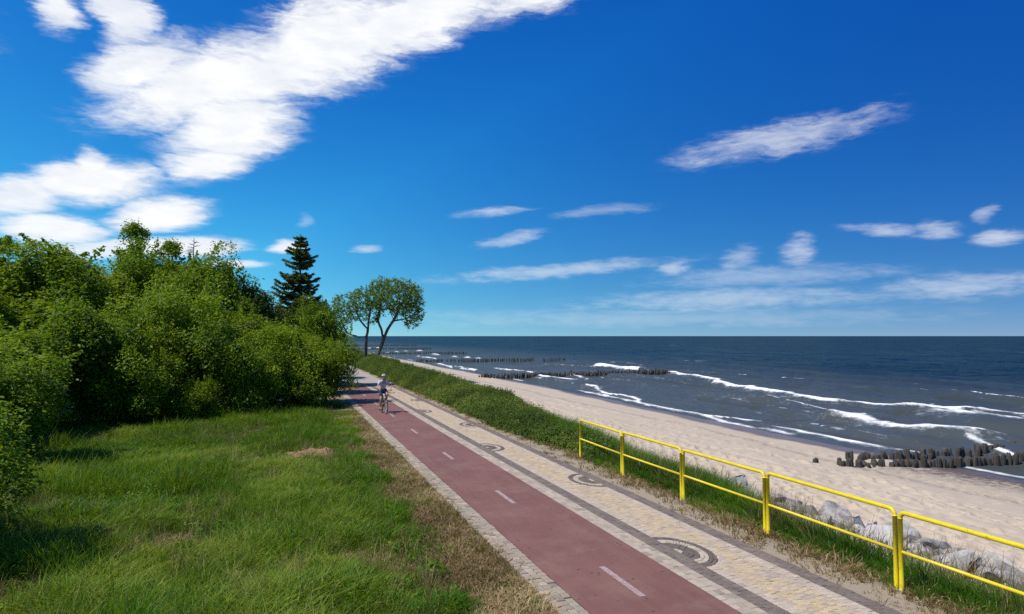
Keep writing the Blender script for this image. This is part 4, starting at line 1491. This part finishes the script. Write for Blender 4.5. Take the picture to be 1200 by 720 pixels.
def groyne(loc, rows, label, seed):
    r = np.random.default_rng(seed)
    o = empty('groyne', loc)
    for (x0, x1, y0, y1, step, top0, top1, skip) in rows:
        n = int((x1 - x0) / step)
        for k in range(n):
            if r.random() < skip: continue
            q = k / max(1, n - 1)
            x_, y_ = x0 + (x1 - x0) * q + r.normal(0, .05), y0 + (y1 - y0) * q + r.normal(0, .06)
            g = max(float(terrain(x_, y_)), SEA_Z - .5)
            top = top0 + (top1 - top0) * q + r.normal(0, .09)
            top = max(top, float(terrain(x_, y_)) + .16 + .2 * r.random())
            c = link('pile', piles[r.integers(7)], m_pile, o)
            c.location = (x_ - loc[0], y_ - loc[1], top - 1.0 - loc[2])
            s_ = .9 + .4 * r.random()
            c.scale = (s_, s_, 1)
            c.rotation_euler = (r.normal(0, .07), r.normal(0, .07), r.random() * 6.28)
    return tag(o, label, 'groyne', 'timber groynes along the beach')


groyne((23.2, 24.6, -2.0), [(23.2, 43, 23.95, 24.25, .25, -2.08, -2.2, .02), (25.6, 43, 25.9, 26.5, .25, -2.16, -2.08, .02), (22.5, 23.4, 24.8, 24.1, .4, -1.95, -1.9, .05)],
       'nearest timber groyne, double row of dark piles at the right', 1)
groyne((27.5, 96, -2.4), [(27.2, 59.5, 95.6, 97.6, .28, -1.95, -1.85, .01), (28, 59, 94.2, 96.2, .34, -2.1, -1.95, .06)], 'second timber groyne, long dark pile row beyond the shrubs', 2)
groyne((32, 160, -2.4), [(30.5, 58, 161, 156, .36, -1.9, -1.8, .04), (60.5, 66, 155.8, 155.4, .42, -1.85, -1.8, .1)], 'third timber groyne along the beach, with a gap near its end', 3)
groyne((31.7, 235, -2.4), [(31, 60, 238, 228, .36, -1.95, -1.85, .04)], 'fourth timber groyne, seen just right of the leaning trees', 4)
groyne((36, 320, -2.4), [(33, 66, 322, 316, .4, -1.85, -1.8, .04)], 'fifth timber groyne, seen between the leaning tree trunks and beyond', 5)
groyne((40, 430, -2.4), [(35, 80, 432, 428, .45, -1.8, -1.75, .04)], 'farthest timber groyne near the horizon behind the leaning trees', 6)

# ------------------------------------------------------------------ rocks on the bank
m_rock, t, p = material('pale_granite')
P = t.pos()
n = t.noise(P, 3.2, 7, .7)
oi = t.new('ShaderNodeObjectInfo').outputs['Random']
c = t.mix(t.step(n, .36, .62), (.15, .135, .125), (.42, .39, .36))
c = t.mix(t.step(oi, .0, 1.0, 0, .75), c, (.56, .52, .47))
c = t.mix(t.step(oi, .86, .9, 0, .65), c, (.10, .085, .078))
c = t.mix(t.step(t.noise(P, 28, 4, .7), .55, .7, 0, .5), c, (.12, .11, .10))
t.link(c, p.inputs['Base Color']); p.inputs['Roughness'].default_value = .88
t.link(t.bump(n, .6, .05), p.inputs['Normal'])


def rock_mesh(seed):
    import bmesh
    r = np.random.default_rng(seed)
    bm = bmesh.new()
    bmesh.ops.create_icosphere(bm, subdivisions=3, radius=1)
    pl = [(lambda d: d / np.linalg.norm(d))(r.normal(size=3)) for _ in range(13)]
    off = .40 + .26 * r.random(13)
    for v_ in bm.verts:
        q = np.array(v_.co)
        for d, k in zip(pl, off):
            e = q @ d - k
            if e > 0: q = q - d * e
        q = q * (1 + r.normal(0, .012))
        v_.co = q
    bmesh.ops.dissolve_limit(bm, angle_limit=R(6), verts=bm.verts, edges=bm.edges)
    bmesh.ops.triangulate(bm, faces=bm.faces)
    me = bpy.data.meshes.new('rock')
    bm.to_mesh(me); bm.free()
    return me


rocks = [rock_mesh(300 + k) for k in range(8)]


def rock_pile(loc, n, spread, size, label, seed):
    r = np.random.default_rng(seed)
    o = empty('rock_pile', (*loc, float(terrain(*loc))))
    placed = []
    tries = 0
    while len(placed) < n and tries < 4000:
        tries += 1
        dx, dy = r.uniform(-1, 1, 2)
        if dx * dx + dy * dy > 1: continue
        x_, y_ = loc[0] + dx * spread[0] + dy * spread[2], loc[1] + dy * spread[1]
        s_ = size * (.5 + .8 * r.random() ** 1.6)
        if any(math.hypot(x_ - a, y_ - b) < .54 * (s_ + c_) for a, b, c_ in placed): continue
        placed.append((x_, y_, s_))
        c = link('rock', rocks[r.integers(8)], m_rock, o)
        zc = float(terrain(x_, y_)) + s_ * .40
        c.location = (x_ - loc[0], y_ - loc[1], zc - o.location.z)
        c.scale = (s_ * (1.15 + .5 * r.random()), s_ * (1.15 + .5 * r.random()), s_ * (.9 + .35 * r.random()))
        c.rotation_euler = (r.normal(0, .3), r.normal(0, .3), r.random() * 6.28)
    return tag(o, label, 'rocks', 'rocks heaped on the bank')


rock_pile((12.8, 12.7), 140, (1.6, 4.6, .35), .42, 'large heap of pale broken rocks below the nearer railing panels', 4)
rock_pile((11.9, 22.3), 26, (1.0, 1.6, .3), .34, 'small heap of pale rocks seen through the farthest railing panels', 5)

# small stake with a dark crosspiece on the beach crest
stake = empty('wooden_stake', (13.5, 39.2, float(terrain(13.5, 39.2))))
m_wood = simple('brown_weathered_wood', (.09, .055, .035), (.20, .135, .09), 14, .85, .5, .02)
MB().tube([(0, 0, -.3), (.02, 0, .75)], [.07, .06], 8).build('post', m_wood, stake)
MB().tube([(-.02, 0, .68), (-.2, .02, .93)], [.045, .04], 6).tube([(.03, 0, .66), (.2, -.02, .92)], [.045, .04], 6).build('fork', m_wood, stake)
MB().box((0, 0, .95), (.52, .12, .07), .1).build('crosspiece', m_pile, stake)
tag(stake, 'short forked wooden stake with dark top behind the green shrubs', 'stake')

# ------------------------------------------------------------------ cyclist
CYC = (4.55, 32.4, .012)
m_black = simple('black_rubber', (.012, .012, .012), (.03, .03, .03), 40, .7)
m_frame = simple('dark_frame_paint', (.02, .022, .03), (.035, .038, .05), 10, .35, .05)
m_metal = simple('bicycle_metal', (.28, .28, .29), (.45, .45, .46), 30, .35, .05)
m_skin = simple('skin', (.36, .20, .14), (.44, .26, .185), 25, .55, .1)
m_shirt = simple('pale_lilac_shirt', (.44, .43, .53), (.60, .59, .66), 9, .85, .5, .03)
m_shorts = simple('navy_shorts', (.016, .018, .055), (.035, .038, .10), 12, .85, .4, .02)
m_shoe = simple('dark_shoe', (.02, .02, .022), (.06, .055, .055), 20, .7)
m_hair = simple('dark_hair', (.02, .015, .012), (.05, .035, .028), 60, .7)
m_cap = simple('pale_grey_helmet', (.42, .43, .44), (.6, .6, .6), 12, .5, .1)

bike = empty('bicycle', CYC, R(4))
FH, RH = (0, -.56, .345), (0, .50, .345)
for hub, nm in ((FH, 'front_wheel'), (RH, 'rear_wheel')):
    tyre = MB().torus(hub, .325, .021, 40, 8).build(nm, m_black, bike, True)
    MB().torus(hub, .297, .011, 40, 6).build('rim', m_metal, tyre, True)
    sp = MB()
    for k in range(20):
        a = 6.283 * k / 20
        sp.tube([(hub[0] + (.025 if k % 2 else -.025), hub[1], hub[2]), (hub[0], hub[1] + .293 * math.cos(a), hub[2] + .293 * math.sin(a))], .0018, 4)
    sp.tube([(-.05, hub[1], hub[2]), (.05, hub[1], hub[2])], .018, 8)
    sp.build('spokes', m_metal, tyre)
BB, ST, HT, HB = (0, .07, .29), (0, .24, .80), (0, -.40, .88), (0, -.43, .72)
MB().tube([BB, ST], .017).tube([(0, .22, .74), (0, -.405, .85)], .016).tube([BB, HB], .019).tube([HT, HB], .02)\
    .tube([ST, (.055, .45, .38), (.055, .50, .345)], .009).tube([ST, (-.055, .45, .38), (-.055, .50, .345)], .009)\
    .tube([BB, (.055, .50, .345)], .010).tube([BB, (-.055, .50, .345)], .010).build('frame', m_frame, bike, True)
MB().tube([HB, (.055, -.47, .64), (.055, -.56, .345)], [.016, .014, .011]).tube([HB, (-.055, -.47, .64), (-.055, -.56, .345)], [.016, .014, .011]).build('fork', m_frame, bike, True)
MB().tube([HT, (0, -.40, 1.0), (0, -.44, 1.05)], .014).tube([(-.31, -.33, 1.07), (-.18, -.40, 1.08), (0, -.44, 1.05), (.18, -.40, 1.08), (.31, -.33, 1.07)], .012).build('handlebar', m_frame, bike, True)
for s in (-1, 1):
    MB().tube([(s * .22, -.385, 1.078), (s * .315, -.328, 1.07)], .018).build('grip', m_black, bike, True)
MB().tube([(0, .26, .78), (0, .285, .94)], .013).build('seat_post', m_metal, bike, True)
MB().ball((0, .33, .965), (.085, .10, .03)).ball((0, .21, .965), (.035, .12, .022)).build('saddle', m_black, bike, True)
MB().torus((.05, BB[1], BB[2]), .085, .008, 24, 5).tube([(.065, *BB[1:]), (.065, BB[1] - .03, BB[2] + .165)], .010).tube([(-.065, *BB[1:]), (-.065, BB[1] + .03, BB[2] - .165)], .010).tube([(-.065, *BB[1:]), (.065, *BB[1:])], .02).build('crankset', m_metal, bike, True)
for s, (py, pz) in ((1, (BB[1] - .03, BB[2] + .165)), (-1, (BB[1] + .03, BB[2] - .165))):
    MB().box((s * .125, py, pz), (.10, .075, .022)).build('pedal', m_black, bike)
MB().tube([(.05, BB[1], BB[2] + .085), (.045, .50, .38)], .005, 4).tube([(.05, BB[1], BB[2] - .085), (.045, .50, .31)], .005, 4).build('chain', m_metal, bike)
tag(bike, 'dark bicycle ridden along the red cycle path', 'bicycle')


def skin_obj(name, verts, edges, mat, parent, root=0, sub=2):
    """verts: (x, y, z, radius)"""
    me = bpy.data.meshes.new(name)
    me.from_pydata([v[:3] for v in verts], edges, [])
    o = link(name, me, mat, parent)
    o.modifiers.new('skin', 'SKIN').use_smooth_shade = True
    sv = me.skin_vertices[0].data
    for i, v in enumerate(verts):
        rr = v[3]
        sv[i].radius = rr if isinstance(rr, tuple) else (rr, rr)
        sv[i].use_root = (i == root)
    sd = o.modifiers.new('smooth', 'SUBSURF')
    sd.levels = sd.render_levels = sub
    return o


person = empty('person', CYC, R(4))
V, E_ = [], []


def node(p, r, prev=None):
    V.append((*p, r)); i = len(V) - 1
    if prev is not None: E_.append((prev, i))
    return i


pel = node((0, .27, 1.03), (.135, .105))
ab = node((0, .22, 1.17), (.135, .095), pel)
ch = node((0, .13, 1.34), (.15, .105), ab)
uc = node((0, .08, 1.455), (.125, .085), ch)
nk = node((0, .04, 1.54), .055, uc)
hd0 = node((0, .01, 1.60), .072, nk)
hd1 = node((0, -.005, 1.68), (.082, .098), hd0)
hd2 = node((0, .005, 1.755), (.068, .085), hd1)
for s in (-1, 1):
    sh = node((s * .18, .08, 1.44), .062, uc)
    elb = node((s * .285, -.06, 1.235), .043, sh)
    wr = node((s * .275, -.28, 1.12), .028, elb)
    pm = node((s * .272, -.345, 1.098), (.036, .018), wr)
    for k in range(4):            # fingers close round the grip
        fx = s * (.245 + .018 * k)
        f1 = node((fx, -.385 + .004 * abs(k - 1), 1.094), .0095, pm)
        f2 = node((fx, -.390, 1.066), .0088, f1)
        node((fx, -.362, 1.05), .008, f2)
    t1 = node((s * .238, -.335, 1.085), .010, pm)
    node((s * .226, -.352, 1.058), .009, t1)
legs = {1: ((.13, -.17, .86), (.12, .10, .545), (.125, .03, .49)), -1: ((-.13, -.03, .64), (-.12, .16, .235), (-.125, .10, .165))}
for s in (-1, 1):
    kn, an, toe = legs[s]
    hp = node((s * .095, .25, 1.0), .095, pel)
    md = node(tuple((a + b) / 2 for a, b in zip((s * .1, .24, 1.0), kn)), .08, hp)
    k1 = node(kn, .058, md)
    cf = node(tuple(a * .6 + b * .4 for a, b in zip(kn, an)), .056, k1)
    a1 = node(an, .036, cf)
    node((toe[0], toe[1] - .10, toe[2] - .005), .03, a1)
body = skin_obj('body', V, E_, m_skin, person)


def chain(name, groups, mat):
    V2, E2 = [], []
    idx = {}
    for key, p, r, prev in groups:
        V2.append((*p, r)); idx[key] = len(V2) - 1
        if prev: E2.append((idx[prev], idx[key]))
    return skin_obj(name, V2, E2, mat, person)


chain('shirt', [('p', (0, .27, 1.06), (.15, .122), None), ('a', (0, .22, 1.18), (.152, .115), 'p'), ('c', (0, .13, 1.34), (.168, .124), 'a'), ('u', (0, .08, 1.45), (.142, .102), 'c'),
                ('n', (0, .055, 1.515), .07, 'u'),
                ('s1', (.185, .08, 1.44), .08, 'u'), ('e1', (.25, -.01, 1.31), .068, 's1'), ('s2', (-.185, .08, 1.44), .08, 'u'), ('e2', (-.25, -.01, 1.31), .068, 's2')], m_shirt)
chain('shorts', [('p', (0, .275, 1.03), (.152, .122), None),
                 ('h1', (.098, .24, .995), .112, 'p'), ('m1', (.115, .03, .93), .098, 'h1'), ('k1', (.126, -.08, .885), .08, 'm1'),
                 ('h2', (-.098, .24, .985), .112, 'p'), ('m2', (-.115, .10, .81), .098, 'h2'), ('k2', (-.126, .03, .71), .08, 'm2')], m_shorts)
for s in (-1, 1):
    kn, an, toe = legs[s]
    sh_ = MB().ball((toe[0], toe[1] - .04, toe[2] - .012), (.048, .145, .04)).ball((an[0], an[1] + .015, toe[2] + .02), (.045, .06, .055))
    sh_.build('shoe', m_shoe, person, True)
face = MB()
MB().ball((0, .02, 1.715), (.086, .104, .095), 16, 10).build('hair', m_hair, person, True)
MB().ball((0, -.108, 1.672), (.014, .022, .022), 8, 6).build('nose', m_skin, person, True)
for s in (-1, 1):
    MB().ball((s * .033, -.096, 1.692), (.013, .010, .009), 8, 6).build('eye', m_hair, person, True)
    MB().ball((s * .088, .0, 1.675), (.012, .022, .032), 8, 6).build('ear', m_skin, person, True)
MB().ball((0, -.097, 1.632), (.024, .010, .007), 8, 6).build('mouth', simple('lips', (.25, .09, .08), (.3, .12, .1), 20, .6), person, True)
# helmet: half shell with vents
hv, hf = [], []
for j in range(7):
    th = math.pi / 2 * j / 6
    for i in range(20):
        a = 6.283 * i / 20
        hv.append((.106 * math.cos(th) * math.cos(a), .01 + .130 * math.cos(th) * math.sin(a), 1.725 + .092 * math.sin(th)))
for j in range(6):
    for i in range(20):
        hf.append((j * 20 + i, j * 20 + (i + 1) % 20, (j + 1) * 20 + (i + 1) % 20, (j + 1) * 20 + i))
hel = link('helmet', make_mesh('helmet', np.array(hv), np.array(hf), True), m_cap, person)
vt = MB()
for xx in (-.05, 0, .05):
    vt.tube([(xx, -.105, 1.762), (xx, -.055, 1.808), (xx, .04, 1.818 - abs(xx) * .25)], .009, 6)
vt.build('vents', m_black, hel)
tag(person, 'cyclist in pale shirt and dark shorts riding toward the camera', 'person')
